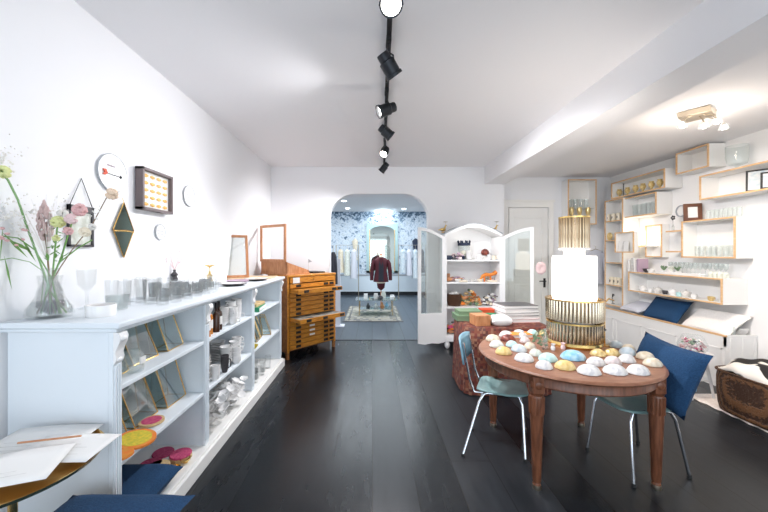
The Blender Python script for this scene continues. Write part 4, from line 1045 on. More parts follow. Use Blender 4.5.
bm=cushion_bm(.50,.50,.15)
# local plane basis from corners
P1,P2,P3,P4=Vector((2.22,2.70,.92)),Vector((2.27,2.19,.87)),Vector((2.10,2.25,.46)),Vector((2.06,2.74,.50))
e1=((P2+P3)/2-(P1+P4)/2).normalized(); e2=((P1+P2)/2-(P3+P4)/2); e2=(e2-e1*e2.dot(e1)).normalized(); e3=e1.cross(e2)
for v in bm.verts: v.co=e1*v.co.x+e2*v.co.y*.95+e3*v.co.z
obj('cushion_cover',bm,'navy_cloth',t)
t.location=(2.15,2.46,.715)

# ------------------------------------------------------------------ right wall boxes
def wbox(label,pxL,pxR,z0,z1,xf,th=.018,shelves=(),back=True,name='wall_box',dep=None):
    dR=xf*F/(pxR-CX) if pxR else 3.25; dL=xf*F/(pxL-CX)
    t=thing(name,label,'wall shelf',(xf,dR,z0)); w=dL-dR; dep=dep or XR-.004-xf; h=z1-z0; e=.012
    bm=nb(); box(bm,e,dep,0,th,0,h); box(bm,e,dep,w-th,w,0,h); box(bm,e,dep,th,w-th,0,th); box(bm,e,dep,th,w-th,h-th,h)
    if back: box(bm,dep-.012,dep,th,w-th,th,h-th)
    obj('box_panels',bm,'box_white',t,smooth=False)
    bm=nb(); box(bm,0,e,0,th,0,h); box(bm,0,e,w-th,w,0,h); box(bm,0,e,th,w-th,0,th); box(bm,0,e,th,w-th,h-th,h)
    obj('wood_edge',bm,'raw_wood_edge',t,smooth=False)
    for s in shelves:
        o=obj('shelf_board',box(nb(),e,dep,th,w-th,s-z0-th/2,s-z0+th/2),'box_white',t,smooth=False); obj('wood_edge',box(nb(),0,e,th,w-th,s-z0-th/2,s-z0+th/2),'raw_wood_edge',o,smooth=False)
    return dR,dL
wbox('small white box shelf touching the alcove ceiling',675.5,708.3,2.68,2.975,4.25)
wbox('long white box shelf running out of the picture at upper right',699,None,2.268,2.58,4.23)
wbox('large white box shelf in the middle of the right wall',681,735,1.523,2.02,4.26)
wbox('long low white box shelf above the cushions',628,722,.969,1.283,4.17)
wbox('narrow long white box shelf holding a row of gold vases',611,664.5,2.53,2.81,4.22)
wbox('white box shelf of drinking glasses below the gold vases',623.3,656,2.17,2.50,4.235,.018)
wbox('tall white corner rack with wooden shelf edges',604.5,622.6,.66,2.515,4.20,.018,(2.14,1.80,1.41,1.02))
wbox('small white box shelf with cards overlapping the corner rack',614.5,633.5,1.59,1.93,4.12,dep=.079)
wbox('upright white box shelf right of the glowing paper lamp',645,661.5,1.52,2.02,4.36)
for i,(a,b,z,lb) in enumerate(((665,681,1.905,'upper short wooden edged shelf carrying the bud vase'),(665,681,1.615,'lower short wooden edged shelf beside the large box shelf'),(633.8,645,1.70,'short wooden edged shelf under the glowing paper lamp'))):
    xf=4.25; d1=xf*F/(b-CX)+.01; d2=xf*F/(a-CX)-.01
    t=thing('wall_shelf',lb,'shelf',(xf,d1,z)); obj('board',box(nb(),.012,XR-.004-xf,0,d2-d1,-.02,0),'box_white',t); obj('wood_edge',box(nb(),0,.012,0,d2-d1,-.02,0),'raw_wood_edge',t)
def RW(px,x=4.33): return x*F/(px-CX)
# gold vases
for i,px in enumerate((619.5,627.5,635.5,643,651.5,660)):
    bm=lathe(nb(),[(0,0),(.02,0),(.012,.03),(.038,.07),(.045,.10),(.03,.125),(.035,.14),(0,.14)],14); o=obj('gold_vase',bm,'shell_gold')
    tag(o,'gold vase in the row of six on the narrow long box shelf','vase','row of gold vases on the high box shelf',(4.31,RW(px,4.31),2.549))
t=obj('black_candlestick',lathe(nb(),[(0,0),(.03,0),(.006,.01),(.006,.2),(.015,.21),(0,.21)],12),'black_metal'); tag(t,'slim black candlestick between the gold vases','candlestick',loc=(4.27,RW(623.5,4.27),2.549))
def row(name,label,cat,group,x,y0,y1,z,n,bmf,m,jit=.012):
    for k in range(n):
        o=obj(name,bmf(),m); tag(o,label,cat,group,(x+random.uniform(-jit,jit),y0+(y1-y0)*(k+.5)/n,z))
row('drinking_glass','clear drinking glass in the box shelf below the gold vases','glass','glasses below the gold vases',4.36,RW(655.5,4.235)+.02,RW(623.8,4.235)-.02,2.189,6,lambda:tumbler(.036,.19),'thick_glass')
row('drinking_glass','clear tall glass inside the large middle box shelf','glass','glasses in the large box shelf',4.40,3.96,4.55,1.542,8,lambda:tumbler(.032,.14),'thick_glass')
row('drinking_glass','clear tumbler standing on top of the large middle box shelf','glass','glasses on top of the large box shelf',4.38,3.94,4.36,2.021,8,lambda:tumbler(.024,.12),'thick_glass',.004)
row('drinking_glass','clear stem glass on top of the long low box shelf','glass','stem glasses on the long low box shelf',4.40,4.10,4.95,1.284,13,lambda:stem_glass_bm(.028,.17),'thick_glass')
row('glass_jar_small','small greenish jar at the near end of the long low box shelf','jar','small jars on the long low box shelf',4.27,3.99,4.22,1.284,4,lambda:lathe(nb(),[(0,0),(.026,0),(.03,.05),(.02,.06),(.02,.07),(0,.07)],14),'shell_greige',.003)
t=obj('serving_dish',place_bm(box(nb(),-.04,.04,-.33,.33,0,.035),(0,0,0)),'ceramic_white',bevel=.006); tag(t,'long white serving dish on top of the long low box shelf','dish',loc=(4.22,4.58,1.283))
def pottedplant(loc,label,seed):
    t=thing('potted_succulent',label,'plant',loc); obj('pot',lathe(nb(),[(0,0),(.028,0),(.035,.05),(.03,.05),(0,.04)],14),'ceramic_white',t)
    r_=random.Random(seed); bm=nb()
    for k in range(12): a=r_.uniform(0,6.3); tube(bm,[(0,0,.045),(math.cos(a)*.03,math.sin(a)*.03,.08+r_.uniform(0,.03)),(math.cos(a)*.045,math.sin(a)*.045,.09+r_.uniform(0,.03))],[.006,.008,.002],5)
    obj('succulent_leaves',bm,'shell_greige' if seed%2 else 'sage',t)
for i,px in enumerate((664,671,678)):
    pottedplant((4.29,RW(px,4.29),1.284),('leftmost small succulent on the long low box shelf','middle small succulent on the long low box shelf','small succulent nearest the white serving dish')[i],i)
# books and bowls at left of long low box
for i,(px,m,h,lb) in enumerate(((631,'paper',.20,'white book at the left end of the long low box shelf'),(634,'ceramic_grey',.22,'grey book second in the row on the long low box shelf'),(637,'paper',.22,'white leaning book third in the row on the long low box shelf'),(640,'mauve',.21,'mauve book at the right of the row on the long low box shelf'))):
    t=thing('upright_book',lb,'book',(4.20,RW(px,4.24),1.284),0,'books on the long low box shelf'); t.rotation_euler=(-.08 if i==2 else .0,0,0)
    obj('cover',box(nb(),0,.16,-.016,.016,0,h),m,t,bevel=.002); obj('pages',box(nb(),.004,.157,-.012,.012,.0,h+.001),'paper',t)
for i,px in enumerate((646.5,651)):
    o=obj('bowl',bowl_bm(.05,.06),('dark_plate','ceramic_white')[i]); tag(o,('small dark bowl right of the upright books','small white bowl right of the dark bowl')[i],'bowl',loc=(4.23,RW(px,4.23),1.284))
# inside the long low box: teapots & cups
def teapot(loc,label,m):
    t=thing('teapot',label,'teapot',loc,PI/2); obj('pot_body',lathe(nb(),[(0,0),(.03,0),(.05,.03),(.05,.055),(.03,.08),(0,.085)],18),m,t)
    obj('spout',tube(nb(),[(.045,0,.03),(.07,0,.05),(.085,0,.075)],[.012,.009,.006],8),m,t); obj('handle',tube(nb(),[(-.045,0,.065),(-.08,0,.07),(-.08,0,.03),(-.045,0,.02)],.005,6),m,t); obj('lid',lathe(nb(),[(.028,.08),(.0,.092),(.008,.1),(0,.108)],12),m,t)
for i,(px,m,lb) in enumerate(((643,'ceramic_white','white teapot furthest left inside the long low box shelf'),(658,'ceramic_grey','grey speckled teapot inside the long low box shelf'),(673,'ceramic_white','white teapot in the middle of the long low box shelf'),(686,'ceramic_grey','grey teapot near the right end of the long low box shelf'))):
    teapot((4.28,RW(px,4.28),.987),lb,m)
for i,(px,m,lb) in enumerate(((650,'ceramic_white','white cup between the first two teapots'),(665,'dark_plate','dark cup between the second and third teapots'),(679,'shell_aqua','pale blue cup right of the middle white teapot'),(694,'ceramic_white','white cup right of the last teapot'),(711,'shell_gold','gold brown shallow cup at the right end of the long low box shelf'))):
    o=obj('cup',cup_bm(.034,.055),m); tag(o,lb,'cup',loc=(4.25,RW(px,4.25),.987))
# corner rack content
for i,(px,z,m) in enumerate(((608.5,2.149,0),(613.5,2.149,0),(618.5,2.149,0),(607.5,1.029,0),(611.5,1.029,0),(615.5,1.029,0),(619.5,1.029,0))):
    t=thing('labelled_jar',('cream jar with a dark oval label in the upper row of the corner rack','cream jar with a dark oval label in the lower row of the corner rack')[i>2],'jar',(4.27,RW(px,4.27),z),0,('upper jars in the corner rack','lower jars in the corner rack')[i>2])
    obj('jar_body',lathe(nb(),[(0,0),(.035,0),(.035,.12),(.025,.13),(0,.13)],16),'ceramic_cream',t); bm=nb(); ball(bm,(-.034,-.008,.06),.018,.25,.8,1.5,1); obj('oval_label',bm,'black_metal',t)
t=thing('gold_shell_dish','golden shell dish on the second shelf of the corner rack','dish',(4.255,RW(609.5,4.255),1.81)); bm=nb(); ball(bm,(0,0,.07),.07,.4,1,1); obj('shell',bm,'shell_gold',t)
t=thing('bird_figure','small dark bird shaped figure at the foot of the corner rack','ornament',(4.26,RW(613,4.26),.69)); bm=nb(); tube(bm,[(0,0,0),(0,.02,.10),(0,0,.16),(0,-.04,.15)],[.006,.006,.016,.003],8); lathe(bm,[(0,0),(.025,0),(.025,.006),(0,.008)],12); obj('figure',bm,'black_metal',t)
# cards in small box
for i in range(4):
    o=obj('greeting_card',box(nb(),0,.004,-.05,.05,0,.17),'ceramic_grey' if i%2 else 'paper'); tag(o,'white folded card leaning in the small box shelf','card','cards in the small box shelf',(4.13+.008*i,5.42+.07*i,1.609),(.12 if i%2 else -.1,.15,0))
# paper lamp
t=thing('paper_lamp','glowing white paper lamp cube on its own little shelf','lamp',(4.38,RW(640.5,4.38)-.01,1.701)); obj('lamp_body',box(nb(),-.07,.07,-.07,.07,.01,.25),'lamp_paper',t,bevel=.006); obj('lamp_base',box(nb(),-.075,.075,-.075,.075,0,.012),'pale_wood',t)
# bud vase on small shelf, round mirror
t=thing('bud_vase','slim bud vase with one dark blossom on the short upper shelf','vase',(4.32,RW(673,4.32),1.906)); obj('vase_body',bottle_bm(.018,.09),'thick_glass',t)
bm=nb(); tube(bm,[(0,0,.05),(0,0,.17)],.002,5)
for k in range(5): a=k*1.257; ball(bm,(0,math.cos(a)*.022,.185+math.sin(a)*.022),.016,.6,1,1,1)
obj('bloom',bm,'shell_greige' if 0 else 'dark_plate',t)
t=thing('wall_dial','small round white rimmed dial on the wall left of the brown frame','dial',(XR,RW(682,XR),Zp(211,RW(682,XR)))); t.rotation_euler=(0,-PI/2,0)
obj('rim',lathe(nb(),[(.07,.002),(.085,.002),(.085,.02),(.07,.02),(.07,.002)],28),'glint_cloth',t); obj('face',lathe(nb(),[(0,.004),(.07,.004),(.07,.008),(0,.008)],28),'ceramic_white',t)
picture_frame('brown_photo_frame','red brown wooden photo frame standing on the large middle box shelf','frame',(4.36,RW(691.5,4.36)-.02,2.021),(-.12,0,-.55),.19,.24,.045,.03,'mahogany','paper','photo_paper')
# black frames in upper right box
for i,(dd,lb) in enumerate(((3.76,'black picture frame at the left in the upper right box shelf'),(3.60,'smaller black picture frame in front in the upper right box shelf'))):
    picture_frame('black_picture',lb,'frame',(4.36-.04*i,dd,2.288),(-.14,0,-.9),.19-.03*i,.25-.06*i,.018,.016,'black_metal','shell_sky','print')
# glass lantern on top
dd=RW(739.5,4.33); t=thing('glass_lantern','large clear glass hurricane vase on the long upper right box shelf','vase',(4.33,3.95,2.581))
obj('vase_glass',lathe(nb(),[(0,0),(.06,0),(.015,.02),(.02,.04),(.085,.06),(.10,.14),(.10,.28),(.096,.28),(.096,.14),(.08,.066),(0,.05)],26),'thick_glass',t)

# box on the alcove end wall
t=thing('wall_box','white box shelf with gold flutes high on the alcove back wall','wall shelf',(3.557,6.04,2.10)); w,h,dp,th=.52,.82,.205,.018
bm=nb(); box(bm,0,th,.012,dp,0,h); box(bm,w-th,w,.012,dp,0,h); box(bm,th,w-th,.012,dp,0,th); box(bm,th,w-th,.012,dp,h-th,h); box(bm,th,w-th,dp-.012,dp,th,h-th); obj('box_panels',bm,'box_white',t,smooth=False)
bm=nb(); box(bm,0,th,0,.012,0,h); box(bm,w-th,w,0,.012,0,h); box(bm,th,w-th,0,.012,0,th); box(bm,th,w-th,0,.012,h-th,h); obj('wood_edge',bm,'raw_wood_edge',t,smooth=False)
for z in (.30,): obj('glass_shelf',box(nb(),th,w-th,.02,dp-.02,z-.006,z),'thick_glass',t,smooth=False)
for k,px in enumerate((571.5,579.5,588)):
    o=obj('gold_flute',stem_glass_bm(.042,.30),'shell_gold'); tag(o,'gold flute in the row of three in the high back wall box','glass','gold flutes in the back wall box',(Xp(px,6.12),6.12,2.119))
for k in range(4):
    o=obj('drinking_glass',tumbler(.04,.17),'thick_glass'); tag(o,'clear glass on the upper level of the high back wall box','glass','glasses in the back wall box',(3.65+.10*k,6.14,2.401))
# grey shirt hanging
t=thing('hanging_shirt','pale grey shirt hanging on the alcove back wall','shirt',(Xp(596,6.18),6.19,0))
zt_=Zp(250,6.18); zb_=Zp(284,6.18)
bm=nb(); n=10; rg=[]
for i,(z,w) in enumerate(((zt_,.04),(zt_-.03,.13),(zt_-.08,.15),(zt_-.3,.14),(zb_,.16))):
    rg.append([bm.verts.new((w*math.cos(2*PI*k/16)*(1+.03*math.sin(5*k)),.035*math.sin(2*PI*k/16),z)) for k in range(16)])
for a,b in zip(rg,rg[1:]):
    for k in range(16): bm.faces.new((a[k],a[(k+1)%16],b[(k+1)%16],b[k]))
bm.faces.new(rg[0]); tube(bm,[(-.12,0,zt_-.06),(-.19,0,zt_-.25),(-.2,0,zt_-.42)],[.05,.045,.035],8); tube(bm,[(.12,0,zt_-.06),(.17,0,zt_-.25),(.17,0,zt_-.42)],[.05,.045,.035],8)
obj('shirt_body',bm,'grey_cloth',t)
bm=nb(); tube(bm,[(-.10,0,zt_-.02),(0,0,zt_+.02),(.10,0,zt_-.02)],.006,6); tube(bm,[(0,0,zt_+.02),(0,0,zt_+.07),(0,.05,zt_+.08)],.004,6); obj('hanger',bm,'nickel',t)

# ------------------------------------------------------------------ bench on the right
BX=4.10; BY0=BX*F/(725-CX)
t=thing('long_bench','long white panelled bench chest with a wooden lip along the right wall','bench',(BX,BY0,0))
BL=YA-.03-BY0; BD=XR-.004-BX; BH=.632
bm=nb(); box(bm,0.0,BD,.0,BL,0,.50); box(bm,0,.018,0,BL,.5,BH-.02); box(bm,0,BD,0,.018,.5,BH-.02); box(bm,0,BD,BL-.018,BL,.5,BH-.02)
obj('bench_body',bm,'box_white',t,smooth=False)
bm=nb(); box(bm,-.006,.022,-.004,BL,BH-.02,BH); obj('wood_lip',bm,'raw_wood_edge',t,smooth=False)
obj('end_lip',box(nb(),.022,BD,-.004,.02,BH-.02,BH),'box_white',t,smooth=False)
for k in range(4):
    a=.03+k*BL/4; bm=nb(); 
    for (p,q,r,s) in ((a,a+BL/4-.06,.06,.075),(a,a+BL/4-.06,.455,.47),(a,a+.015,.06,.47),(a+BL/4-.075,a+BL/4-.06,.06,.47)): box(bm,-.006,0,p,q,r,s)
    obj('panel_moulding',bm,'box_white',t,smooth=False)
bm=nb()
for q in (.06,.2,.33): box(bm,q,q+.03,-.006,0,.02,.60)
obj('end_moulding',bm,'box_white',t,smooth=False)
# cushions in bench
def bcushion(label,y,w,m,h,x=4.27,tilt=.85,z=.66,t_=.12,rz=0):
    t=thing('bench_cushion',label,'cushion',(x,y,z)); bm=cushion_bm(h,w,t_); t.rotation_euler=(0,-tilt,rz); obj('cushion_cover',bm,m,t)
bcushion('wide off white cushion at the near end of the bench',4.22,.64,'white_cloth',.40,4.32,.70,.715,.12)
bcushion('navy blue cushion in the middle of the bench',4.90,.62,'navy_cloth',.40,4.32,.92,.75,.12)
bcushion('pale grey cushion lying flat at the far end of the bench',5.37,.42,'grey_cloth',.36,4.30,.30,.71,.12)
t=thing('glass_cylinder','small clear glass tube standing at the near end of the bench','glass',(4.24,3.90,.50)); obj('tube_glass',lathe(nb(),wall_profile(.012,.012,.22,.002),12),'thick_glass',t)
t=thing('slatted_rack','small white slatted wooden rack at the near end of the bench','rack',(4.40,3.93,.50)); 
bm=nb(); box(bm,-.05,.06,-.02,.0,.0,.02); box(bm,-.05,-.035,-.02,.16,0,.02); box(bm,.045,.06,-.02,.16,0,.02); box(bm,-.05,.06,.14,.16,0,.25); box(bm,-.05,.06,.05,.065,0,.20,Euler((.5,0,0)).to_matrix()); obj('rack_slats',bm,'box_white',t,smooth=False)

# stool with terrarium
t=thing('white_stool','small white wooden stool in front of the bench','stool',(3.58,3.72,0)); 
obj('seat',lathe(nb(),[(0,.455),(.165,.455),(.17,.465),(.17,.475),(.165,.485),(0,.485)],32),'ceramic_white',t)
for k in range(4):
    a=PI/4+k*PI/2; obj('leg',tube(nb(),[(math.cos(a)*.10,math.sin(a)*.10,.456),(math.cos(a)*.17,math.sin(a)*.17,0.0)],[.016,.012],8),'ceramic_white',t)
obj('stretcher',tube(nb(),[(.14*math.cos(PI/4+k*PI/2),.14*math.sin(PI/4+k*PI/2),.2) for k in (0,1,2,3,0)],.007,6),'ceramic_white',t)
t=thing('terrarium','round glass bowl filled with pink and green blossoms on the white stool','terrarium',(3.52,3.66,.486))
obj('glass_bowl',lathe(nb(),[(0,0),(.08,0),(.125,.05),(.13,.10),(.10,.17),(.085,.20),(.082,.20),(.097,.17),(.126,.10),(.12,.05),(0,.006)],28),'clear_glass',t)
r_=random.Random(4)
for m,n in (('rose',26),('ceramic_white',14),('sage',16),('pale_pink',20),('magenta',8),('dark_plate',5)):
    bm=nb()
    for k in range(n):
        a=r_.uniform(0,6.3); s=r_.uniform(0,.10); z=.02+r_.uniform(0,.13)*(1-s*3 if s>.09 else 1); s=min(s,.10 if z>.03 else .06); ball(bm,(math.cos(a)*s,math.sin(a)*s,z),r_.uniform(.014,.023),1,1,.8,1)
    obj('blossoms',bm,m,t)['kind']='stuff'

# rug, basket, hide
bm=nb(); n=30
V=[]
for i in range(n+1):
    row=[]
    for j in range(n+1):
        x=3.50+.58*i/n; y=2.2+1.55*j/n
        if i in (0,n): x+=.012*math.sin(j*2.1)
        row.append(bm.verts.new((x-3.8,y-3,.018+.006*math.sin(i*2.3+j*1.7) if 0<i<n and 0<j<n else .004)))
    V.append(row)
for i in range(n):
    for j in range(n): bm.faces.new((V[i][j],V[i+1][j],V[i+1][j+1],V[i][j+1]))
o=obj('white_rug',bm,'fluffy'); tag(o,'fluffy off white rug under the woven basket','rug',loc=(3.8,3,0))
t=thing('woven_basket','large square dark brown woven basket on the off white rug','basket',(3.71,3.10,.024),.0)
bm=nb(); rg=[]
for z,f in ((0,.93),(.06,.97),(.2,1.0),(.33,1.0),(.40,.97),(.40,.90),(.33,.93),(.04,.9)):
    rg.append([bm.verts.new((*rr(2*PI*k/48,.24*f,.34*f,.45),z)) for k in range(48)])
for a,b in zip(rg,rg[1:]):
    for k in range(48): bm.faces.new((a[k],a[(k+1)%48],b[(k+1)%48],b[k]))
bm.faces.new(rg[0][::-1]); bm.faces.new(rg[-1]); obj('basket_body',bm,'basket',t)
bm=nb(); tube(bm,[(*rr(2*PI*k/48,.24,.34,.45),.395) for k in range(49)],.011,8,False); obj('rim',bm,'basket',t)
bm=nb(); n=24; V=[]
for i in range(n+1):
    row=[]
    for j in range(n+1):
        u=2*i/n-1; v=2*j/n-1; x,y=u*.225*(1-.12*v*v),v*.32*(1-.12*u*u)
        z=.40+.14*(1-u*u)**.6*(1-v*v)**.5+.014*math.sin(7*u+3*v)+.01*math.sin(9*v-4*u); row.append(bm.verts.new((x,y,z)))
    V.append(row)
for i in range(n):
    for j in range(n): bm.faces.new((V[i][j],V[i+1][j],V[i+1][j+1],V[i][j+1]))
o=obj('striped_throw',bm,'zebra',solid=.02); tag(o,'folded black and cream zebra striped throws heaped in the woven basket','throw',loc=(3.71,3.10,.024))

# ------------------------------------------------------------------ bottom-left tray table and stool
t=thing('tray_table','round brass rimmed tray table in the bottom left corner','table',(-1.43,1.325,0))
obj('tray',lathe(nb(),[(0,.735),(.27,.735),(.283,.742),(.29,.757),(.285,.757),(.275,.747),(0,.745)],56),'brass',t)
obj('tray_stem',lathe(nb(),[(0,.0),(.14,0),(.14,.012),(.02,.02),(.015,.10),(.015,.735),(0,.735)],24),'brass',t)
def sheet(label,c,w,d,rz,z,m='paper',lines=0,group='papers on the brass tray table'):
    t=thing('paper_sheet',label,'paper',(c[0],c[1],z),rz,group)
    bm=nb(); n=10; V=[]
    for i in range(n+1): V.append([bm.verts.new((-w/2+w*i/n,s*d/2,.004+.006*math.sin(PI*i/n)*(1 if s>0 else .3))) for s in (-1,-.5,0,.5,1)])
    for i in range(n):
        for j in range(4): bm.faces.new((V[i][j],V[i+1][j],V[i+1][j+1],V[i][j+1]))
    obj('sheet',bm,m,t,solid=.002)
    if lines:
        bm=nb()
        for k in range(lines): box(bm,-w*.35,w*.3-.04*(k%2),-d*.3+k*d*.12,-d*.3+k*d*.12+.003,.0115,.012)
        obj('printed_lines',bm,'ceramic_grey',t,smooth=False)
sheet('white leaflet at the back of the brass tray',(-1.47,1.47),.36,.26,.12,.760,lines=3)
sheet('white leaflet sticking out over the right rim of the brass tray',(-1.29,1.40),.32,.20,.05,.772,lines=4)
sheet('white leaflet at the near left of the brass tray',(-1.39,1.235),.38,.24,.38,.784,lines=2)
t=obj('pencil',tube(nb(),[(-.11,-.02,0),(.11,.035,0)],.004,6),'copper_wood'); tag(t,'thin brown pencil lying across the leaflets','pencil',loc=(-1.38,1.42,.797))
t=thing('cushioned_stool','low stool with a navy cushion below the brass tray','stool',(-1.12,1.30,0))
obj('seat',box(nb(),-.26,.26,-.24,.24,.36,.39),'pale_wood',t,bevel=.004)
for sx in (-1,1):
    for sy in (-1,1): obj('leg',box(nb(),sx*.23-.015,sx*.23+.015,sy*.21-.015,sy*.21+.015,0,.36),'nickel',t)
o=cushion_bm(.58,.54,.12); place_bm(o,(0,0,.455)); obj('seat_cushion',o,'navy_cloth',t)

# ------------------------------------------------------------------ track lights
def trk(y): return .10+(y-1.7)/4.2*.11
t=thing('ceiling_track','long black lighting track running down the ceiling','track',(.1,1.6,ZC))
L_=4.3; ang=math.atan2(.11,4.2)
obj('rail',box(nb(),-.017,.017,0,L_,-.035,0),'black_metal',t,bevel=.003); t.rotation_euler=(0,0,-ang)
def spot(y,aim,label,sx=0,L=.16,r=.05,lit=False):
    t=thing('track_spotlight',label,'spotlight',(trk(y)+sx*0,y,ZC-.036),0,'black spotlights on the ceiling track')
    aim=Vector(aim).normalized(); c=Vector((sx,0,-.18))
    bm=nb(); box(bm,-.018,.018,-.05,.05,-.03,0); tube(bm,[(0,0,-.03),(0,0,-.09)],.009,8)
    u,w=frame_of(aim)
    tube(bm,[(0,0,-.09),(sx*.4+0,0,-.10)],.008,6)
    for s in (-1,1): tube(bm,[Vector((0,0,-.09)),c*.6+u*s*(r+.006)*.9+Vector((0,0,-.03)),c+u*s*(r+.006)],.006,6)
    obj('bracket',bm,'black_metal',t)
    bm=nb(); Rm=Matrix((u,w,aim)).transposed()
    prof=[(0,-L/2),(r*.75,-L/2),(r*.8,-L/2+.01),(r*.8,-L*.2),(r,-L*.16),(r,L*.36),(r*1.12,L*.38),(r*1.12,L/2),(r*.95,L/2),(r*.9,L*.30)]
    lathe(bm,prof,24)
    for v in bm.verts: v.co=c+Rm@v.co
    obj('lamp_housing',bm,'dark_metal',t)
    bm=nb(); lathe(bm,[(0,L*.30),(r*.9,L*.30),(r*.88,L*.34),(0,L*.36)],24)
    for v in bm.verts: v.co=c+Rm@v.co
    obj('lens',bm,'bulb' if lit else 'pane_glass',t)
    return Vector((trk(y),y,ZC-.036))+c, aim
sp=[]
sp.append(spot(1.78,(-.05,-.85,-.55),'track spotlight nearest the viewer with its pale lens facing forward',0,.15,.055,True))
sp.append(spot(2.35,(.55,.35,-.75),'track spotlight second from the front, tipped down to the right',.0,.17,.055))
sp.append(spot(3.08,(-.9,-.2,-.38),'track spotlight third from the front, its lit lens aimed left',.0,.17,.055,True))
sp.append(spot(3.66,(.75,.1,-.62),'track spotlight fourth from the front, pointing down right',.0,.16,.055))
sp.append(spot(4.38,(-.3,-.6,-.65),'track spotlight fifth from the front, glowing with a bright star',.0,.15,.05,True))
sp.append(spot(5.20,(-.6,.1,-.75),'track spotlight furthest from the viewer, pointing down left',.0,.16,.05))

# alcove ceiling lamp
LXc,LYc=3.24,3.32
t=thing('ceiling_spot_cluster','square nickel ceiling lamp with four small glass spots over the alcove','ceiling lamp',(LXc,LYc,ZA))
obj('ceiling_plate',box(nb(),-.12,.12,-.12,.12,-.055,0,Euler((0,0,.6)).to_matrix()),'nickel',t,bevel=.004)
for k,(dx,dy) in enumerate(((-.20,-.06),(.02,-.05),(.25,-.02),(.03,-.16))):
    a=obj('arm',tube(nb(),[(dx*.3,dy*.3,-.05),(dx*.8,dy*.8,-.09),(dx,dy,-.13)],.006,6),'nickel',t)
    obj('glass_cup',lathe(nb(),[(.015,-.12),(.03,-.135),(.045,-.18),(.042,-.18),(.026,-.137)],14,(dx,dy,0)),'clear_glass',a)
    obj('bulb',ball(nb(),(dx,dy,-.165),.022),'bulb',a)

# ------------------------------------------------------------------ back room furnishings
t=thing('patterned_rug','grey beige ornamental rug with a dark border in the back room','rug',(.02,8.7,0))
obj('rug_border',box(nb(),-.70,.70,-1.08,1.15,0,.008),'dark_plate',t); obj('rug_field',box(nb(),-.66,.66,-1.02,1.09,.008,.012),'persian',t); 
bm=nb(); 
for (a,b,c,d) in ((-.58,.58,-.93,-.90),(-.58,.58,.97,1.0),(-.58,-.55,-.93,1.0),(.55,.58,-.93,1.0)): box(bm,a,b,c,d,.012,.014)
obj('inner_border',bm,'dark_plate',t)
t=thing('glass_coffee_table','glass coffee table with thin gold legs standing on the rug','table',(.10,8.6,.014))
obj('tabletop',box(nb(),-.52,.52,-.32,.32,.37,.385),'sheet_glass',t,smooth=False)
for sx in (-1,1):
    for sy in (-1,1): obj('leg',tube(nb(),[(sx*.42,sy*.26,0),(sx*.42,sy*.26,.37)],.009,6),'brass',t)
obj('lower_shelf',box(nb(),-.40,.40,-.24,.24,.14,.15),'sheet_glass',t,smooth=False)
for i,(x,y,h,m,lb) in enumerate(((-.26,.0,.12,'ceramic_white','white cube candle at the left on the glass coffee table'),(.42,-.05,.10,'ceramic_white','white pot at the right on the glass coffee table'),(.0,-.08,.14,'ceramic_grey','grey jug in the middle of the glass coffee table'),(.2,.08,.18,'shell_greige','greenish vase in front of the mannequin'),(.12,-.1,.08,'dark_plate','dark bowl on the glass coffee table'))):
    bm=nb(); lathe(bm,[(0,0),(.05,0),(.065,h*.5),(.045,h*.9),(.05,h),(0,h)],14) if i else box(bm,-.05,.05,-.05,.05,0,h)
    o=obj('table_ornament',bm,m); tag(o,lb,'ornament',loc=(.10+x,8.6+y,.014+.386))
for i,(x,y,h,m,lb) in enumerate(((.16,-.1,.15,'copper_wood','brown bottle on the lower glass shelf'),(.28,-.02,.14,'shell_blue','blue ornament on the lower glass shelf'),(-.2,-.05,.12,'dark_plate','dark vessel at the left on the lower glass shelf'),(.0,.0,.12,'ceramic_white','white bowl in the middle of the lower glass shelf'))):
    bm=nb(); lathe(bm,[(0,0),(.04,0),(.055,h*.4),(.02,h*.8),(.025,h),(0,h)],12); o=obj('table_ornament',bm,m); tag(o,lb,'ornament',loc=(.10+x,8.6+y,.014+.151))
# mannequin
my=9.6; mx=Xp(381,my)
t=thing('dress_form','dress form wearing a maroon and black jacket in the back room','dress form',(mx,my,0))
def ell(bm,secs,seg=24):
    R=[]
    for (z,a,b,cy) in secs: R.append([bm.verts.new((a*math.cos(2*PI*k/seg),cy+b*math.sin(2*PI*k/seg),z)) for k in range(seg)])
    for a,b in zip(R,R[1:]):
        for k in range(seg): bm.faces.new((a[k],a[(k+1)%seg],b[(k+1)%seg],b[k]))
    bm.faces.new(R[0][::-1]); bm.faces.new(R[-1]); return bm
Tz=Zp(256,my)
obj('torso',ell(nb(),[(Tz-.78,.13,.10,0),(Tz-.6,.15,.11,0),(Tz-.42,.12,.09,0),(Tz-.25,.15,.11,0),(Tz-.12,.16,.10,0),(Tz-.08,.08,.07,0),(Tz-.04,.05,.05,0),(Tz+.03,.05,.05,0)]),'ceramic_cream',t)
jk=obj('jacket',ell(nb(),[(Tz-.74,.22,.15,0),(Tz-.60,.20,.14,0),(Tz-.42,.165,.125,0),(Tz-.25,.185,.14,0),(Tz-.12,.20,.125,0),(Tz-.07,.14,.09,0),(Tz-.03,.07,.07,0)]),'maroon',t)
bm=nb()
for s in (-1,1): tube(bm,[(s*.17,0,Tz-.12),(s*.23,0,Tz-.22),(s*.26,-.01,Tz-.45),(s*.27,-.02,Tz-.70)],[.06,.062,.058,.05],12)
obj('sleeve',bm,'maroon',jk)
bm=nb(); 
ell(bm,[(Tz-.72,.15,.157,-.004),(Tz-.42,.12,.135,-.004),(Tz-.25,.13,.148,-.004),(Tz-.13,.10,.13,-.004)],24); obj('dark_front',bm,'jacket_dark',jk)
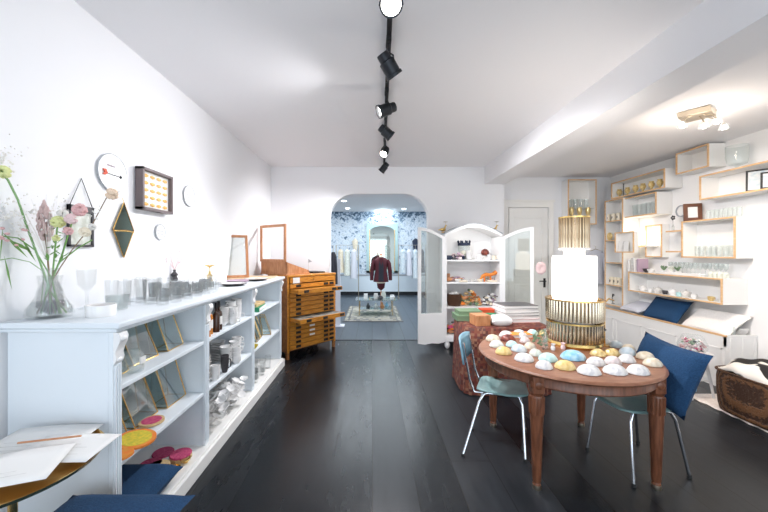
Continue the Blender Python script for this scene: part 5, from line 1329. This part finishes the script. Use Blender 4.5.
bm=nb(); prism(bm,[(-.06,Tz-.06),(0,Tz-.28),(.06,Tz-.06)],-.165,-.13); obj('lapel',bm,'maroon',jk)
bm=nb(); ell(bm,[(Tz-.98,.03,.03,0),(Tz-.92,.10,.08,0),(Tz-.78,.12,.09,0),(Tz-.74,.10,.08,0)]); obj('skirt_end',bm,'maroon',t)
bm=nb(); tube(bm,[(0,0,.02),(0,0,Tz-.9)],.014,8); lathe(bm,[(0,0),(.16,0),(.15,.02),(0,.03)],20); obj('stand',bm,'copper_wood',t)
bm=nb(); ball(bm,(0,0,Tz+.04),.045,1,1,.8); obj('neck_cap',bm,'copper_wood',t)
# tall mirror
mz0,mz1=Zp(273,12.3),Zp(224,12.3); mxl,mxr=Xp(366.5,12.3),Xp(398,12.3)
t=thing('tall_wall_mirror','large arched mirror in a pale turquoise gilt frame on the far wall','mirror',((mxl+mxr)/2,YF-.005,0)); w=(mxr-mxl)/2
bm=nb(); box(bm,-w,w,-.05,0,mz0,mz0+.08); box(bm,-w,-w+.14,-.05,0,mz0,mz1); box(bm,w-.14,w,-.05,0,mz0,mz1)
pa=[(-w+.14,mz1-.25)]+[(( w-.14)*math.cos(PI-k*PI/12),mz1-.25+.18*math.sin(PI*k/12)) for k in range(13)]+[(w-.14,mz1),(-w+.14,mz1)]
prism(bm,pa,-.05,0); obj('mirror_frame',bm,'mint_metal',t)
bm=nb(); 
for s in (-1,1): box(bm,s*(w-.12)-.012,s*(w-.12)+.012,-.06,-.05,mz0+.05,mz1-.2)
obj('gilt_line',bm,'brass',t); obj('mirror_pane',box(nb(),-w+.13,w-.13,-.02,-.01,mz0+.07,mz1-.05),'mirror_glass',t,smooth=False)
# lamp above mirror
t=thing('picture_light','bright bar lamp mounted above the tall mirror','lamp',((Xp(375,12.2)+Xp(392,12.2))/2,YF-.12,Zp(211,12.2))); obj('lamp_tube',tube(nb(),[(-.31,0,0),(.31,0,0)],.05,12),'downlight',t); obj('mount',box(nb(),-.05,.05,.05,.12,-.04,.04),'nickel',t)
for i,(px,py) in enumerate(((344,201),(347.5,208.5),(404,209))):
    dd=1.495*F/(CY-py); o=obj('ceiling_light',lathe(nb(),[(0,-.012),(.06,-.012),(.075,0),(0,0)],18),'downlight'); tag(o,('recessed ceiling spot nearest the arch on the left of the back room','recessed ceiling spot behind the nearest one on the left','recessed ceiling spot on the right of the back room')[i],'ceiling light',loc=(Xp(px,dd),dd,3.1))
# clothing rails
def rail(label,x,y,n,w,cols,labs,top=1.5,rz=0):
    t=thing('clothes_rail',label,'clothes rail',(x,y,0),rz)
    bm=nb(); tube(bm,[(-w/2,0,0.02),(-w/2,0,top+.1),(w/2,0,top+.1),(w/2,0,.02)],.015,8); obj('rail_frame',bm,'nickel',t)
    bm=nb(); box(bm,-w/2-.02,-w/2+.02,-.22,.22,0,.03); box(bm,w/2-.02,w/2+.02,-.22,.22,0,.03); obj('feet',bm,'nickel',t)
    for k in range(n):
        xx=-w/2+w*(k+.7)/(n+.4); R=Matrix.Rotation(rz,3,'Z')@Vector((xx,0,0))
        g=thing('hanging_garment',labs[k],'garment',(x+R.x,y+R.y,0),rz)
        L0=.85+.1*(k%3); sw_=.9
        bm=nb(); ell(bm,[(top-L0,w/(n+.4)*.55,.20,0),(top-.4,w/(n+.4)*.42,.16,0),(top-.12,w/(n+.4)*.40,.18,0),(top-.04,.03,.05,0)],18); obj('garment_body',bm,cols[k],g)
        bm=nb(); tube(bm,[(0,0,top-.03),(0,0,top+.1)],.005,5); tube(bm,[(0,-.16,top-.1),(0,0,top-.02),(0,.16,top-.1)],.006,5); obj('hanger',bm,'nickel',g)
rail('clothes rail with pale dresses on the left of the back room',-.86,11.6,3,.78,['shell_cream','shell_greige','grey_cloth'],['cream dress at the left end of the left clothes rail','pale greenish dress in the middle of the left clothes rail','pale grey dress at the right end of the left clothes rail'],1.74)
rail('clothes rail with blue and white garments on the right of the back room',1.40,11.6,4,.95,['shell_sky','grey_cloth','shell_sky','dark_fabric'],['pale blue garment at the left end of the right clothes rail','pale grey gown second on the right clothes rail','pale blue garment third on the right clothes rail','dark navy garment at the right end of the right clothes rail'],1.74)
t=thing('wall_dress','navy silk dress hung high on the far wallpaper at the right','dress',(Xp(416,12.2),12.3,0)); bm=nb(); ell(bm,[(1.35,.12,.05,0),(1.6,.07,.05,0),(2.0,.13,.05,0),(2.1,.03,.03,0)],14); obj('dress_body',bm,'dark_fabric',t)
t=thing('wall_dress','pale gold dress hung high on the far wallpaper at the left','dress',(Xp(355,12.2),12.3,0)); bm=nb(); ell(bm,[(1.30,.10,.05,0),(1.6,.06,.05,0),(2.0,.11,.05,0),(2.1,.03,.03,0)],14); obj('dress_body',bm,'shell_cream',t)
t=thing('black_coat','long black coat hanging just inside the arch on the left','coat',(Xp(333,6.7),6.75,0)); bm=nb(); ell(bm,[(.95,.09,.12,0),(1.3,.08,.12,0),(1.5,.07,.11,0),(1.6,.03,.04,0)],16); obj('coat_body',bm,'jacket_dark',t); bm=nb(); tube(bm,[(0,0,1.58),(0,0,1.72),(0,-.5,1.74)],.006,6); obj('hook',bm,'nickel',t)
t=thing('display_stand','tall slender pale stand just inside the arch on the left','stand',(Xp(338,7.2),7.2,0)); bm=nb(); box(bm,-.05,.05,-.03,.03,0.02,1.45); box(bm,-.14,.14,-.12,.12,0,.02); obj('stand_body',bm,'grey_cloth',t,bevel=.005)

# ------------------------------------------------------------------ lights
def area(name,loc,rot,sx,sy,p,col):
    l=bpy.data.lights.new(name,'AREA'); l.shape='RECTANGLE'; l.size=sx; l.size_y=sy; l.energy=p; l.color=col
    o=bpy.data.objects.new(name,l); C.objects.link(o); o.location=loc; o.rotation_euler=rot; return o
def pt(name,loc,p,col,r=.05):
    l=bpy.data.lights.new(name,'POINT'); l.energy=p; l.color=col; l.shadow_soft_size=r
    o=bpy.data.objects.new(name,l); C.objects.link(o); o.location=loc; return o
def spl(name,loc,aim,p,col,ang=60,bl=.5,r=.04):
    l=bpy.data.lights.new(name,'SPOT'); l.energy=p; l.color=col; l.spot_size=math.radians(ang); l.spot_blend=bl; l.shadow_soft_size=r
    o=bpy.data.objects.new(name,l); C.objects.link(o); o.location=loc; o.rotation_euler=Vector(aim).to_track_quat('-Z','Y').to_euler(); return o
area('window_daylight',(-.2,YR-.03,1.5),(PI/2+.25,0,0),2.7,2.2,46,(.78,.89,1))
area('window_daylight',(2.85,YR-.03,1.5),(PI/2+.25,0,0),2.7,2.2,40,(.90,.95,1))
cols=(.97,.965,1)
for i,(c,a) in enumerate(sp):
    spl('track_beam',c+a*.09,a,(40,170,68,230,210,220)[i],cols,110,.9,.05)
pt('cluster_glow',(LXc,LYc,ZA-.34),13,(1,.85,.70),.12)
spl('cluster_beam',(LXc,LYc,ZA-.22),(.25,.1,-1),85,(1,.86,.72),150,.9,.1)
spl('rod_lamp_uplight',(LX,LY,TZ+1.20),(-.30,.35,1),20,(1,.93,.86),140,.6,.05)
pt('rod_lamp_glow',(LX,LY-.0,TZ+.95),6,(1,.9,.78),.1)
area('back_room_light',(0.1,9.3,3.05),(0,0,0),4.5,4,230,(.86,.94,1))
pt('mirror_glow',(Xp(383,11.9),12.0,2.98),14,(.75,.9,1),.1)
pt('armoire_fill',(1.70,5.30,1.9),5,(1,.95,.9),.1)  # added fill light in front of the armoire, no lamp stands there
pt('paper_lamp_glow',(4.22,RW(640.5,4.38)-.12,1.83),3,(1,.85,.65),.06)

wd=bpy.data.worlds.new('World'); bpy.context.scene.world=wd; wd.use_nodes=True
wd.node_tree.nodes['Background'].inputs[0].default_value=(.80,.90,1,1); wd.node_tree.nodes['Background'].inputs[1].default_value=1.0

# ------------------------------------------------------------------ camera
cam=bpy.data.cameras.new('camera'); co=bpy.data.objects.new('camera',cam); C.objects.link(co)
co.location=(0,0,H); co.rotation_euler=(PI/2,0,0); cam.sensor_width=36; cam.lens=36*F/768; cam.shift_x=12/768; cam.shift_y=-4/768; cam.clip_start=.05
sc=bpy.context.scene; sc.camera=co
sc.view_settings.view_transform='Standard'; sc.view_settings.look='None'; sc.view_settings.gamma=1; sc.view_settings.use_curve_mapping=False
sc.view_settings.exposure=0.0
